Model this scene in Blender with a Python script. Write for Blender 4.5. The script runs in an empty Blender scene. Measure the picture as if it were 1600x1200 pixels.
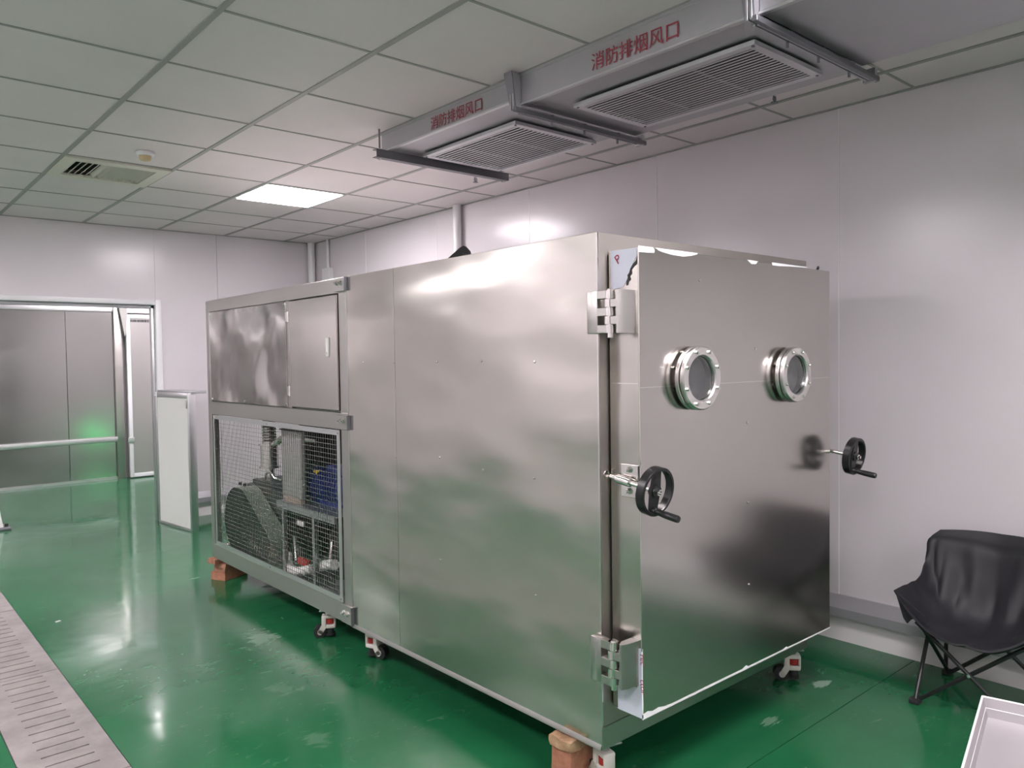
import bpy, bmesh, math, random
from mathutils import Vector, Matrix, noise
random.seed(7)
C = bpy.context.scene.collection
PI = math.pi

# ------------------------------------------------------------------ camera
cam_d = bpy.data.cameras.new('camera'); cam = bpy.data.objects.new('camera', cam_d); C.objects.link(cam)
R_ = Vector((0.75383549, -0.65690423, -0.01445263)); U_ = Vector((0.03263568, 0.01546456, 0.99934767)); F_ = Vector((0.65625221, 0.75381541, -0.03309624))
cam.matrix_world = Matrix(((R_.x, U_.x, -F_.x, 0), (R_.y, U_.y, -F_.y, 0), (R_.z, U_.z, -F_.z, 1.4494), (0, 0, 0, 1)))
cam_d.sensor_fit = 'HORIZONTAL'; cam_d.sensor_width = 36.0; cam_d.lens = 1215.86 / 1600 * 36.0
cam_d.clip_start = 0.05
bpy.context.scene.camera = cam

# ------------------------------------------------------------------ world, exposure
S = bpy.context.scene
w = bpy.data.worlds.new('world'); S.world = w; w.use_nodes = True
w.node_tree.nodes['Background'].inputs[0].default_value = (0.6, 0.62, 0.65, 1)
w.node_tree.nodes['Background'].inputs[1].default_value = 0.05
S.view_settings.view_transform = 'Standard'; S.view_settings.look = 'None'
S.view_settings.gamma = 1.0; S.view_settings.use_curve_mapping = False
S.view_settings.exposure = 0.32
PANEL = 50.0            # radiance of the LED ceiling panels

# ------------------------------------------------------------------ materials
def mat(name, col, rough=0.5, metal=0.0, emit=None, es=0.0, spec=0.5, coat=0.0, trans=0.0, ior=1.45, alpha=1.0):
    m = bpy.data.materials.new(name); m.use_nodes = True
    b = m.node_tree.nodes['Principled BSDF']
    b.inputs['Base Color'].default_value = (*col, 1); b.inputs['Roughness'].default_value = rough
    b.inputs['Metallic'].default_value = metal; b.inputs['Specular IOR Level'].default_value = spec
    b.inputs['Coat Weight'].default_value = coat; b.inputs['Transmission Weight'].default_value = trans
    b.inputs['IOR'].default_value = ior; b.inputs['Alpha'].default_value = alpha
    if emit: b.inputs['Emission Color'].default_value = (*emit, 1); b.inputs['Emission Strength'].default_value = es
    return m
def N(m, t, **kw):
    n = m.node_tree.nodes.new(t)
    for k, v in kw.items():
        if k in n.inputs: n.inputs[k].default_value = v
        else: setattr(n, k, v)
    return n
def L(m, a, ao, b, bi): m.node_tree.links.new(a.outputs[ao], b.inputs[bi])
def coords(m, scale=(1, 1, 1)):
    g = N(m, 'ShaderNodeNewGeometry'); mp = N(m, 'ShaderNodeMapping'); mp.inputs['Scale'].default_value = scale
    L(m, g, 'Position', mp, 'Vector'); return mp
def ramp(m, pts):
    r = N(m, 'ShaderNodeValToRGB'); e = r.color_ramp.elements
    while len(e) < len(pts): e.new(0.5)
    for k, (p, c) in enumerate(pts):
        e[k].position = p; e[k].color = (*c, 1) if len(c) == 3 else c
    return r
def g3(v): return (v, v, v)
def bsdf(m): return m.node_tree.nodes['Principled BSDF']

def steel(name, col, r0, r1, wave=0.0, wscale=1.6, smear=0.96, grain=(60, 60, 2), stretch=(1, 1, 1)):
    """sheet stainless: fine directional grain in the roughness, dull smears, slight oil-canning of the sheet"""
    m = mat(name, col, r0, 1.0)
    b = bsdf(m)
    c1 = coords(m, grain); n1 = N(m, 'ShaderNodeTexNoise', Scale=4.0, Detail=4.0); L(m, c1, 'Vector', n1, 'Vector')
    c2 = coords(m, (1, 1, 1)); n2 = N(m, 'ShaderNodeTexNoise', Scale=1.5, Detail=2.5, Roughness=0.5); L(m, c2, 'Vector', n2, 'Vector')
    mx = N(m, 'ShaderNodeMix', data_type='FLOAT'); mx.inputs[0].default_value = smear
    L(m, n1, 'Fac', mx, 2); L(m, n2, 'Fac', mx, 3)
    mr = N(m, 'ShaderNodeMapRange'); mr.inputs[1].default_value = 0.3; mr.inputs[2].default_value = 0.7
    mr.inputs[3].default_value = r0; mr.inputs[4].default_value = r1
    L(m, mx, 0, mr, 0); L(m, mr, 0, b, 'Roughness')
    rp = ramp(m, [(0.3, tuple(x * 0.95 for x in col)), (0.7, tuple(min(1, x * 1.03) for x in col))])
    L(m, n2, 'Fac', rp, 'Fac'); L(m, rp, 'Color', b, 'Base Color')
    if wave:
        c3 = coords(m, stretch); n3 = N(m, 'ShaderNodeTexNoise', Scale=wscale, Detail=1.5, Roughness=0.4); L(m, c3, 'Vector', n3, 'Vector')
        bp = N(m, 'ShaderNodeBump', Strength=1.0, Distance=wave); L(m, n3, 'Fac', bp, 'Height'); L(m, bp, 'Normal', b, 'Normal')
    return m

M = {}
M['steel_side'] = steel('stainless side sheet', (0.575, 0.548, 0.51), 0.21, 0.26, 0.045, 1.9, stretch=(1, .6, 1.4))
M['steel_door'] = steel('stainless door sheet', (0.545, 0.522, 0.497), 0.18, 0.22, 0.010, 1.2)
M['steel_frame'] = steel('stainless frame tube', (0.52, 0.503, 0.482), 0.28, 0.40, 0.004, 3.0)
M['steel_warp'] = steel('thin warped stainless sheet', (0.50, 0.48, 0.465), 0.15, 0.20, 0.07, 2.2)
M['steel_bright'] = steel('machined stainless', (0.75, 0.72, 0.70), 0.16, 0.28)
M['steel_dull'] = steel('dull stainless lining', (0.42, 0.415, 0.405), 0.20, 0.27, 0.006, 1.0)
M['satin'] = steel('satin turned stainless', (0.76, 0.735, 0.715), 0.27, 0.34)
M['polished'] = steel('polished turned stainless', (0.80, 0.77, 0.75), 0.15, 0.21)
M['weld_and_shade'] = steel('weld stained and shaded stainless', (0.46, 0.43, 0.40), 0.42, 0.58, 0.004, 6.0)  # stained front plate, and the shaded port necks darkened by colour
M['galv'] = steel('galvanised sheet', (0.50, 0.50, 0.52), 0.38, 0.55, 0.006, 5.0, 0.7, (6, 6, 6))
M['galv_dark'] = steel('galvanised channel', (0.24, 0.24, 0.26), 0.45, 0.6, 0.0, 5.0, 0.7, (6, 6, 6))
M['alu'] = mat('aluminium extrusion', (0.66, 0.66, 0.67), 0.38, 1.0)
M['alu_white'] = mat('white aluminium frame', (0.78, 0.77, 0.79), 0.3)
M['chrome'] = mat('bolt steel', (0.72, 0.70, 0.68), 0.2, 1.0)
M['black_plastic'] = mat('black bakelite', (0.012, 0.012, 0.013), 0.32)
M['rubber'] = mat('black rubber', (0.02, 0.02, 0.021), 0.6)
M['gasket'] = mat('dark gasket', (0.03, 0.03, 0.03), 0.7)
M['dark'] = mat('dark void', (0.012, 0.012, 0.013), 0.9)
M['white_caster'] = mat('off white caster casting', (0.66, 0.63, 0.57), 0.4)
M['red'] = mat('red levelling ring', (0.35, 0.03, 0.025), 0.45)
M['film'] = mat('pale blue protective film', (0.60, 0.63, 0.72), 0.35)
M['film_white'] = mat('white torn film', (0.85, 0.85, 0.86), 0.4)
M['ink_red'] = mat('red stencil paint', (0.30, 0.045, 0.06), 0.7)
M['ink_film'] = mat('red film print', (0.30, 0.02, 0.06), 0.6)
M['ink_dark'] = mat('dark print', (0.03, 0.03, 0.035), 0.6)
M['parts_and_shade'] = mat('dark insulation', (0.035, 0.033, 0.032), 0.85)  # dark parts, and the shade on the chamber end put into colour
M['pump_dark'] = mat('dark green grey pump casting', (0.018, 0.024, 0.022), 0.5)
M['guard_cover'] = mat('grey green guard sheet', (0.42, 0.48, 0.40), 0.36, 0.5)
M['grey_box'] = mat('grey enamel box', (0.36, 0.35, 0.34), 0.5, 0.2)
M['blue'] = mat('blue motor enamel', (0.012, 0.02, 0.13), 0.4)
M['yellow'] = mat('yellow sticker', (0.75, 0.55, 0.08), 0.5)
M['hose'] = mat('white insulated hose', (0.78, 0.76, 0.74), 0.5)
M['rust'] = mat('rusty steel', (0.34, 0.27, 0.23), 0.6)
M['fabric'] = mat('black nylon fabric', (0.016, 0.016, 0.020), 0.55)
M['leg_black'] = mat('black powder coated tube', (0.012, 0.013, 0.014), 0.35)
M['pvc'] = mat('white pvc pipe', (0.74, 0.73, 0.74), 0.3)
M['cream'] = mat('cream plastic', (0.62, 0.60, 0.52), 0.45)
M['yellowed'] = mat('yellowed plastic', (0.55, 0.42, 0.25), 0.5)
M['white_panel'] = mat('white panel face', (0.80, 0.79, 0.77), 0.35)
M['grey_ledge'] = mat('grey aluminium ledge', (0.40, 0.40, 0.42), 0.35, 0.4)
M['curb'] = mat('white curb', (0.80, 0.77, 0.77), 0.3)
M['glass'] = mat('port glass', (0.9, 0.92, 0.93), 0.02, trans=1.0, ior=1.5)
M['port_back'] = mat('grey port lining', (0.13, 0.13, 0.135), 0.5)
M['led'] = mat('led diffuser', (0.9, 0.9, 0.9), 0.4, emit=(1.0, 0.925, 0.965), es=PANEL)
M['sign_green'] = mat('green exit lamp face', (0.02, 0.3, 0.08), 0.4, emit=(0.05, 1.0, 0.25), es=14.0)
M['grid'] = mat('ceiling grid bar', (0.30, 0.30, 0.29), 0.5)
M['joint'] = mat('pale seam glint', (0.80, 0.79, 0.81), 0.3)  # lighter than the wall to paint the glint along its seams
M['tray'] = mat('aluminium tray', (0.44, 0.42, 0.43), 0.42, 0.6)
M['groove'] = mat('dark floor joint', (0.008, 0.02, 0.014), 0.6)

# wall: lavender white painted steel sandwich panel
def wall_mat():
    m = mat('painted wall panel', (0.66, 0.63, 0.655), 0.30)
    c = coords(m); n = N(m, 'ShaderNodeTexNoise', Scale=1.2, Detail=4.0); L(m, c, 'Vector', n, 'Vector')
    rp = ramp(m, [(0.3, (0.64, 0.605, 0.628)), (0.7, (0.695, 0.655, 0.68))]); L(m, n, 'Fac', rp, 'Fac'); L(m, rp, 'Color', bsdf(m), 'Base Color')
    mr = N(m, 'ShaderNodeMapRange'); mr.inputs[3].default_value = 0.19; mr.inputs[4].default_value = 0.27; L(m, n, 'Fac', mr, 0); L(m, mr, 0, bsdf(m), 'Roughness')
    return m
M['wall'] = wall_mat()
def tile_mat():
    m = mat('ceiling tile', (0.60, 0.60, 0.59), 0.55)
    c = coords(m); n = N(m, 'ShaderNodeTexNoise', Scale=2.0, Detail=5.0); L(m, c, 'Vector', n, 'Vector')
    rp = ramp(m, [(0.3, (0.665, 0.612, 0.618)), (0.7, (0.71, 0.652, 0.658))]); L(m, n, 'Fac', rp, 'Fac'); L(m, rp, 'Color', bsdf(m), 'Base Color')
    return m
M['tile'] = tile_mat()
def floor_mat():
    m = mat('green epoxy floor', (0.02, 0.2, 0.08), 0.12)
    b = bsdf(m); b.inputs['IOR'].default_value = 1.5
    c = coords(m)
    n = N(m, 'ShaderNodeTexNoise', Scale=1.3, Detail=6.0, Roughness=0.6); L(m, c, 'Vector', n, 'Vector')
    rp = ramp(m, [(0.30, (0.010, 0.100, 0.038)), (0.70, (0.018, 0.140, 0.055))]); L(m, n, 'Fac', rp, 'Fac')
    # whitish scuffs: stretched noise, thresholded, in patches
    cs = coords(m, (5, 9, 1)); ns = N(m, 'ShaderNodeTexNoise', Scale=2.2, Detail=8.0, Roughness=0.7, Distortion=1.2); L(m, cs, 'Vector', ns, 'Vector')
    r1 = ramp(m, [(0.58, g3(0)), (0.74, g3(1))]); L(m, ns, 'Fac', r1, 'Fac')
    np_ = N(m, 'ShaderNodeTexNoise', Scale=1.1, Detail=2.0); L(m, c, 'Vector', np_, 'Vector')
    r2 = ramp(m, [(0.44, g3(0)), (0.60, g3(1))]); L(m, np_, 'Fac', r2, 'Fac')
    mul = N(m, 'ShaderNodeMath', operation='MULTIPLY'); L(m, r1, 'Color', mul, 0); L(m, r2, 'Color', mul, 1)
    # cement and glue spots with a place of their own
    prev = None
    cst = coords(m, (0.8, 2.4, 1)); cst.inputs['Rotation'].default_value = (0, 0, 0.5)
    for (x, y, rx, ry, k) in [(2.13, 4.80, 0.16, 0.10, 1.0), (1.66, 3.95, 0.13, 0.16, 0.75), (1.45, 3.25, 0.10, 0.12, 0.25), (3.23, 1.66, 0.085, 0.05, 1.0),
                              (2.75, 1.62, 0.10, 0.05, 0.55), (1.25, 3.75, 0.14, 0.10, 0.2), (1.35, 2.75, 0.10, 0.16, 0.2), (1.78, 5.33, 0.10, 0.04, 0.7), (2.45, 1.35, 0.07, 0.04, 0.4)]:
        mp = coords(m, (1 / rx, 1 / ry, 1)); mp.inputs['Location'].default_value = (-x / rx, -y / ry, 0)
        ln = N(m, 'ShaderNodeVectorMath', operation='LENGTH'); L(m, mp, 'Vector', ln, 0)
        nn = N(m, 'ShaderNodeTexNoise', Scale=4.5, Detail=8.0, Roughness=0.75, Distortion=0.8); L(m, cst, 'Vector', nn, 'Vector')
        ad = N(m, 'ShaderNodeMath', operation='MULTIPLY_ADD'); ad.inputs[1].default_value = 3.6; L(m, nn, 'Fac', ad, 0); L(m, ln, 'Value', ad, 2)
        mr = N(m, 'ShaderNodeMapRange'); mr.inputs[1].default_value = 2.45; mr.inputs[2].default_value = 2.15; mr.inputs[3].default_value = 0; mr.inputs[4].default_value = k
        L(m, ad, 0, mr, 0)
        if prev is None: prev = mr
        else:
            mm = N(m, 'ShaderNodeMath', operation='MAXIMUM'); L(m, prev, 0, mm, 0); L(m, mr, 0, mm, 1); prev = mm
    sc = N(m, 'ShaderNodeMath', operation='MULTIPLY'); sc.inputs[1].default_value = 0.42; L(m, mul, 0, sc, 0)
    fm = N(m, 'ShaderNodeMath', operation='MAXIMUM'); L(m, prev, 0, fm, 0); L(m, sc, 0, fm, 1)
    mix = N(m, 'ShaderNodeMix', data_type='RGBA'); L(m, fm, 0, mix, 0); L(m, rp, 'Color', mix, 6); mix.inputs[7].default_value = (0.20, 0.30, 0.22, 1)
    L(m, mix, 2, b, 'Base Color')
    # wet sheen: glossy with duller trodden patches
    nr = N(m, 'ShaderNodeTexNoise', Scale=0.9, Detail=5.0, Roughness=0.6, Distortion=0.6); L(m, c, 'Vector', nr, 'Vector')
    mr = N(m, 'ShaderNodeMapRange'); mr.inputs[1].default_value = 0.35; mr.inputs[2].default_value = 0.65; mr.inputs[3].default_value = 0.06; mr.inputs[4].default_value = 0.22
    L(m, nr, 'Fac', mr, 0)
    ra = N(m, 'ShaderNodeMath', operation='MULTIPLY_ADD'); ra.inputs[1].default_value = 0.4; L(m, fm, 0, ra, 0); L(m, mr, 0, ra, 2); L(m, ra, 0, b, 'Roughness')
    cb = coords(m, (1, 1, 1)); nb = N(m, 'ShaderNodeTexNoise', Scale=3.0, Detail=2.0); L(m, cb, 'Vector', nb, 'Vector')
    bp = N(m, 'ShaderNodeBump', Strength=1.0, Distance=0.0025); L(m, nb, 'Fac', bp, 'Height'); L(m, bp, 'Normal', b, 'Normal')
    return m
M['floor'] = floor_mat()
def spotted(name, c0, c1, scale, rough, bump=0.0, metal=0.0):
    m = mat(name, c0, rough, metal); b = bsdf(m); c = coords(m)
    n = N(m, 'ShaderNodeTexNoise', Scale=scale, Detail=7.0, Roughness=0.65); L(m, c, 'Vector', n, 'Vector')
    rp = ramp(m, [(0.35, c0), (0.65, c1)]); L(m, n, 'Fac', rp, 'Fac'); L(m, rp, 'Color', b, 'Base Color')
    if bump:
        bp = N(m, 'ShaderNodeBump', Strength=0.8, Distance=bump); L(m, n, 'Fac', bp, 'Height'); L(m, bp, 'Normal', b, 'Normal')
    return m
M['drain'] = spotted('worn steel drain cover', (0.25, 0.225, 0.22), (0.36, 0.325, 0.32), 6.0, 0.5, 0.0, 0.35)
M['brick'] = spotted('orange clay brick', (0.36, 0.145, 0.085), (0.47, 0.22, 0.14), 30.0, 0.9, 0.004)
M['brick_dark'] = spotted('brown broken brick', (0.30, 0.12, 0.07), (0.42, 0.22, 0.15), 25.0, 0.9, 0.006)
M['wood'] = spotted('splintered brown wood', (0.30, 0.17, 0.09), (0.50, 0.33, 0.20), 22.0, 0.85, 0.008)

# ------------------------------------------------------------------ mesh helpers
W = {}
class B:
    def __init__(s): s.bm = bmesh.new()
    def box(s, lo, hi, bev=0.0, seg=2, rot=None, piv=None):
        lo = Vector(lo); hi = Vector(hi); c = (lo + hi) / 2; d = hi - lo
        r = bmesh.ops.create_cube(s.bm, size=1.0)
        for v in r['verts']: v.co = Vector((v.co.x * d.x, v.co.y * d.y, v.co.z * d.z)) + c
        vs = r['verts']
        if bev:
            es = list({e for v in vs for e in v.link_edges})
            q = bmesh.ops.bevel(s.bm, geom=es, offset=bev, segments=seg, affect='EDGES', profile=0.5)
            vs = list({v for f in q['faces'] for v in f.verts} | {v for v in vs if v.is_valid})
        if rot is not None:
            pv = Vector(piv) if piv else c
            for v in vs: v.co = rot @ (v.co - pv) + pv
        return s
    def cyl(s, p0, p1, r, r2=None, n=20, cap=True):
        p0 = Vector(p0); p1 = Vector(p1); r2 = r if r2 is None else r2; a = (p1 - p0).normalized()
        u = a.orthogonal().normalized(); v = a.cross(u)
        A = []; D = []
        for k in range(n):
            t = 2 * PI * k / n; d = u * math.cos(t) + v * math.sin(t)
            A.append(s.bm.verts.new(p0 + d * r)); D.append(s.bm.verts.new(p1 + d * r2))
        for k in range(n):
            j = (k + 1) % n; s.bm.faces.new((A[k], A[j], D[j], D[k]))
        if cap: s.bm.faces.new(A[::-1]); s.bm.faces.new(D)
        return s
    def lathe(s, prof, o, a, n=32, close=True):
        """profile of (radius, height) swept round axis a from o; closed profile makes a ring"""
        o = Vector(o); a = Vector(a).normalized(); u = a.orthogonal().normalized(); v = a.cross(u); R = []
        for (r, h) in prof:
            R.append([s.bm.verts.new(o + a * h + (u * math.cos(2 * PI * k / n) + v * math.sin(2 * PI * k / n)) * r) for k in range(n)])
        m = len(prof)
        for i in range(m if close else m - 1):
            P, Q = R[i], R[(i + 1) % m]
            for k in range(n):
                j = (k + 1) % n; s.bm.faces.new((P[k], P[j], Q[j], Q[k]))
        if not close:
            s.bm.faces.new(R[0][::-1]); s.bm.faces.new(R[-1])
        return s
    def tube(s, pts, r, n=10, cap=True):
        pts = [Vector(p) for p in pts]; rings = []; u = None
        for i, p in enumerate(pts):
            a = (pts[min(i + 1, len(pts) - 1)] - pts[max(i - 1, 0)]).normalized()
            if u is None: u = a.orthogonal().normalized()
            u = (u - a * u.dot(a)).normalized(); v = a.cross(u); rr = r[i] if isinstance(r, (list, tuple)) else r
            rings.append([s.bm.verts.new(p + (u * math.cos(2 * PI * k / n) + v * math.sin(2 * PI * k / n)) * rr) for k in range(n)])
        for i in range(len(pts) - 1):
            for k in range(n):
                j = (k + 1) % n; s.bm.faces.new((rings[i][k], rings[i][j], rings[i + 1][j], rings[i + 1][k]))
        if cap: s.bm.faces.new(rings[0][::-1]); s.bm.faces.new(rings[-1])
        return s
    def prism(s, poly, vec):
        """3D polygon extruded by vec"""
        vec = Vector(vec); A = [s.bm.verts.new(Vector(p)) for p in poly]; D = [s.bm.verts.new(Vector(p) + vec) for p in poly]; n = len(poly)
        s.bm.faces.new(A[::-1]); s.bm.faces.new(D)
        for k in range(n):
            j = (k + 1) % n; s.bm.faces.new((A[k], A[j], D[j], D[k]))
        return s
    def obj(s, name, m, parent=None, smooth=True, kind=None, label=None, jag=0.0, ang=32, base=True):
        bmesh.ops.recalc_face_normals(s.bm, faces=s.bm.faces)
        if jag:
            for v in s.bm.verts: v.co += Vector((noise.noise(v.co * 31), noise.noise(v.co * 31 + Vector((7, 0, 0))), noise.noise(v.co * 31 + Vector((0, 9, 0))))) * jag
        for f in s.bm.faces: f.smooth = smooth
        if smooth:
            for e in s.bm.edges: e.smooth = (len(e.link_faces) == 2 and e.calc_face_angle(0) < math.radians(ang))
        xs = [v.co for v in s.bm.verts]
        lo = Vector((min(v.x for v in xs), min(v.y for v in xs), min(v.z for v in xs))); hi = Vector((max(v.x for v in xs), max(v.y for v in xs), max(v.z for v in xs)))
        c = Vector(((lo.x + hi.x) / 2, (lo.y + hi.y) / 2, lo.z)) if base else Vector((0, 0, 0))
        for v in s.bm.verts: v.co -= c
        me = bpy.data.meshes.new(name); s.bm.to_mesh(me); s.bm.free(); me.materials.append(M[m] if isinstance(m, str) else m)
        o = bpy.data.objects.new(name, me); C.objects.link(o); o.location = c
        attach(o, parent); W[o.name] = Matrix.Translation(c)
        if kind: o['kind'] = kind
        if label: o['label'] = label
        return o
def attach(o, parent):
    if parent is not None:
        o.parent = parent; o.matrix_parent_inverse = W[parent.name].inverted()
def tag(o, label, cat, group=None):
    o['label'] = label; o['category'] = cat
    if group: o['group'] = group
    return o
def thing(name, label, cat, loc, group=None):
    o = bpy.data.objects.new(name, None); C.objects.link(o); o.location = loc; o.empty_display_size = 0.1; W[o.name] = Matrix.Translation(Vector(loc))
    return tag(o, label, cat, group)
def setting(name, loc=(0, 0, 0)):
    o = bpy.data.objects.new(name, None); C.objects.link(o); o.location = loc; o['kind'] = 'structure'; W[o.name] = Matrix.Translation(Vector(loc)); return o
def dup(o, mtx, parent):
    """copy a part (and its sub-parts) modelled at local origin to world matrix mtx under parent"""
    c = o.copy(); C.objects.link(c); c.parent = None; c.matrix_parent_inverse = Matrix(); c.matrix_basis = mtx; W[c.name] = mtx.copy(); attach(c, parent)
    for ch in o.children:
        d = ch.copy(); C.objects.link(d); d.parent = c; d.matrix_parent_inverse = ch.matrix_parent_inverse.copy(); W[d.name] = mtx @ W[ch.name]
    return c
def text(body, size, mtx, m, name, parent, depth=0.0006, sx=1.0, spacing=1.0):
    cu = bpy.data.curves.new(name, 'FONT'); cu.body = body; cu.size = size; cu.extrude = depth; cu.space_character = spacing; cu.resolution_u = 3
    t = bpy.data.objects.new(name + '_tmp', cu); C.objects.link(t); bpy.context.view_layer.update()
    me = bpy.data.meshes.new_from_object(t.evaluated_get(bpy.context.evaluated_depsgraph_get())); me.name = name
    bpy.data.objects.remove(t); bpy.data.curves.remove(cu)
    me.transform(Matrix.Diagonal((sx, 1, 1, 1))); me.materials.clear(); me.materials.append(M[m])
    o = bpy.data.objects.new(name, me); C.objects.link(o); o.matrix_basis = mtx; W[o.name] = mtx.copy(); attach(o, parent); return o
def frame(o, x, y, z=None):
    """matrix with columns x (text right), y (text up), o origin"""
    x = Vector(x).normalized(); y = Vector(y).normalized(); z = x.cross(y)
    return Matrix(((x.x, y.x, z.x, o[0]), (x.y, y.y, z.y, o[1]), (x.z, y.z, z.z, o[2]), (0, 0, 0, 1)))

# ------------------------------------------------------------------ room dimensions
HC = 2.664; XW = 3.795; YB = 7.473; XL = -1.4; YF = -3.0; YR = 10.72      # ceiling, right wall, back wall, left wall, rear wall, back room wall
GX, GY, SX, SY = 1.0434, 2.7019, 0.6072, 0.6

# ---- floor with a drain trench
fl = B()
DX0, DX1 = 0.448, 0.762
fl.box((XL, YF, -0.08), (DX0, YR, 0)); fl.box((DX1, YF, -0.08), (XW + 0.1, 1.495, 0)); fl.box((DX1, 1.499, -0.08), (XW + 0.1, YR, 0))
fl.box((DX0, 6.6, -0.08), (DX1, YR, 0))
floor = fl.obj('floor', 'floor', None, False, 'structure')
B().box((DX1, YF, -0.10), (XW + 0.1, YR, -0.006 - 0.08)).obj('trim_1', 'groove', None, False, 'structure')
B().box((DX1 + .01, 1.494, -0.078), (XW, 1.500, -0.0035)).obj('trim_2', 'groove', None, False, 'structure')

drain = thing('floor_drain', 'long slotted steel drain channel cover set in green floor at left', 'drain', ((DX0 + DX1) / 2, 2, 0))
B().box((DX0 + .001, YF, -0.15), (DX1 - .001, 6.6, -0.10)).obj('trench', 'dark', drain, False)
def cover():
    b = B(); Lc = 1.196; z0, z1 = -0.012, 0.001
    b.box((-.154, -Lc / 2, z0), (-.078, Lc / 2, z1)); b.box((.083, -Lc / 2, z0), (.154, Lc / 2, z1))
    y = -Lc / 2; sl = 0.009
    for k in range(15):
        yc = -Lc / 2 + (k + .5) * Lc / 15
        b.box((-.078, y, z0), (.083, yc - sl / 2, z1)); y = yc + sl / 2
    b.box((-.078, y, z0), (.083, Lc / 2, z1))
    return b.obj('drain_cover', 'drain', None, False, base=False)
dc = cover()
first = True
for y0 in (-0.606, 0.594, 1.795, 2.996, 4.197, 5.399):
    m = Matrix.Translation(((DX0 + DX1) / 2, y0 + 0.6, 0))
    if first:
        dc.matrix_basis = m; W[dc.name] = m; attach(dc, drain); first = False
    else: dup(dc, m, drain)

# ---- ceiling: grid of lay-in tiles
ceil = setting('ceiling', (0, 0, HC))
B().box((XL, YF, HC + 0.05), (XW + 0.1, YR, HC + 0.12)).obj('ceiling_slab', 'tile', ceil, False)
LIGHTS = [(2, 4), (1, -4), (-3, 4), (-3, 0), (-3, -5), (1, -8)]
VENT = (0, 4)
def tile_spans(g, s, lo, hi):
    k0 = math.floor((lo - g) / s); out = []
    for k in range(k0, 60):
        a, b_ = max(lo, g + k * s), min(hi, g + (k + 1) * s)
        if a >= hi - .001: break
        if b_ - a > 0.03: out.append((k, a, b_))
    return out
cache = {}
for i, x0, x1 in tile_spans(GX, SX, XL, XW):
    for j, y0, y1 in tile_spans(GY, SY, YF, YB):
        if (i, j) in LIGHTS or (i, j) == VENT: continue
        key = (round(x1 - x0, 3), round(y1 - y0, 3)); loc = Vector(((x0 + x1) / 2, (y0 + y1) / 2, HC))
        if key not in cache:
            hx, hy = key[0] / 2 - .004, key[1] / 2 - .004
            cache[key] = B().box((-hx, -hy, 0.002), (hx, hy, 0.014)).obj('ceiling_tile', 'tile', None, False, base=False)
            o = cache[key]
        else:
            o = cache[key].copy(); C.objects.link(o)
        o.location = loc; o.parent = ceil; o.matrix_parent_inverse = W['ceiling'].inverted()
for i, x0, x1 in tile_spans(GX, SX, XL, XW):
    if x0 > XL + .01: B().box((x0 - .0125, YF, HC - .003), (x0 + .0125, YB, HC + .004), .0015, 1).obj('grid_runner', 'grid', ceil, False)
for j, y0, y1 in tile_spans(GY, SY, YF, YB):
    if y0 > YF + .01: B().box((XL, y0 - .006, HC - .0015), (XW, y0 + .006, HC + .004)).obj('cross_tee', 'grid', ceil, False)
B().box((XW - .02, YF, HC - .003), (XW, YB, HC + .003)).obj('edge_angle', 'grid', ceil, False)
B().box((XL, YB - .02, HC - .003), (XW, YB, HC + .003)).obj('edge_angle', 'grid', ceil, False)

# ---- right wall of painted panels with pale strips painting the light on the seams
wr = setting('wall_right', (XW, 3, 0))
ys = [YF, -1.54, -0.40, 0.737, 1.864, 2.997, 4.145, 5.285, 6.42, YB]
for k in range(len(ys) - 1):
    B().box((XW, ys[k] + .002, 0.0), (XW + .06, ys[k + 1] - .002, HC + .03), .002, 1).obj('wall_panel', 'wall', wr, False)
    if k: B().box((XW - .0012, ys[k] - .0022, 0.13), (XW + .03, ys[k] + .0022, HC)).obj('seam_glint', 'joint', wr, False)  # pale strip paints the light that the seam catches
B().box((XW + .06, YF, 0), (XW + .1, YR, HC + .05)).obj('wall_backing', 'wall', wr, False)
# ---- back wall with the wide doorway
OX0, OX1, OZ = -0.6, 2.222, 1.985
wb = setting('wall_back', (0, YB, 0))
xs = [OX1, 2.79, XW]
for k in range(2): B().box((xs[k] + .001, YB, 0), (xs[k + 1] - .001, YB + .1, HC + .03), .0015, 1).obj('wall_panel', 'wall', wb, False)
B().box((OX0, YB, OZ), (OX1, YB + .1, HC + .03)).obj('wall_panel', 'wall', wb, False)
B().box((XL, YB, 0), (OX0, YB + .1, HC + .03)).obj('wall_panel', 'wall', wb, False)
B().box((XL - .1, YF, 0), (XL, YR, HC + .05)).obj('wall_left', 'wall', None, False, 'structure')
B().box((XL, YF - .1, 0), (XW + .1, YF, HC + .05)).obj('wall_front', 'wall', None, False, 'structure')
# doorway frame
fr = setting('door_1', (1, YB, 0))
B().box((OX1 - .005, YB - .018, 0), (OX1 + .045, YB + .11, OZ + .04), .003).obj('jamb', 'alu_white', fr)
B().box((OX1 - .03, YB + .03, 0), (OX1 - .005, YB + .09, OZ), .002).obj('jamb_stop', 'alu', fr)
B().box((OX0 - .045, YB - .018, 0), (OX0 + .005, YB + .11, OZ + .04), .003).obj('jamb', 'alu_white', fr)
B().box((OX0 + .0055, YB - .017, OZ - .005), (OX1 - .0055, YB + .109, OZ + .038), .003).obj('door_head', 'alu_white', fr)
B().box((OX0, YB + .03, OZ - .035), (OX1 - .005, YB + .09, OZ - .005), .002).obj('head_stop', 'grey_ledge', fr)
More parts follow.
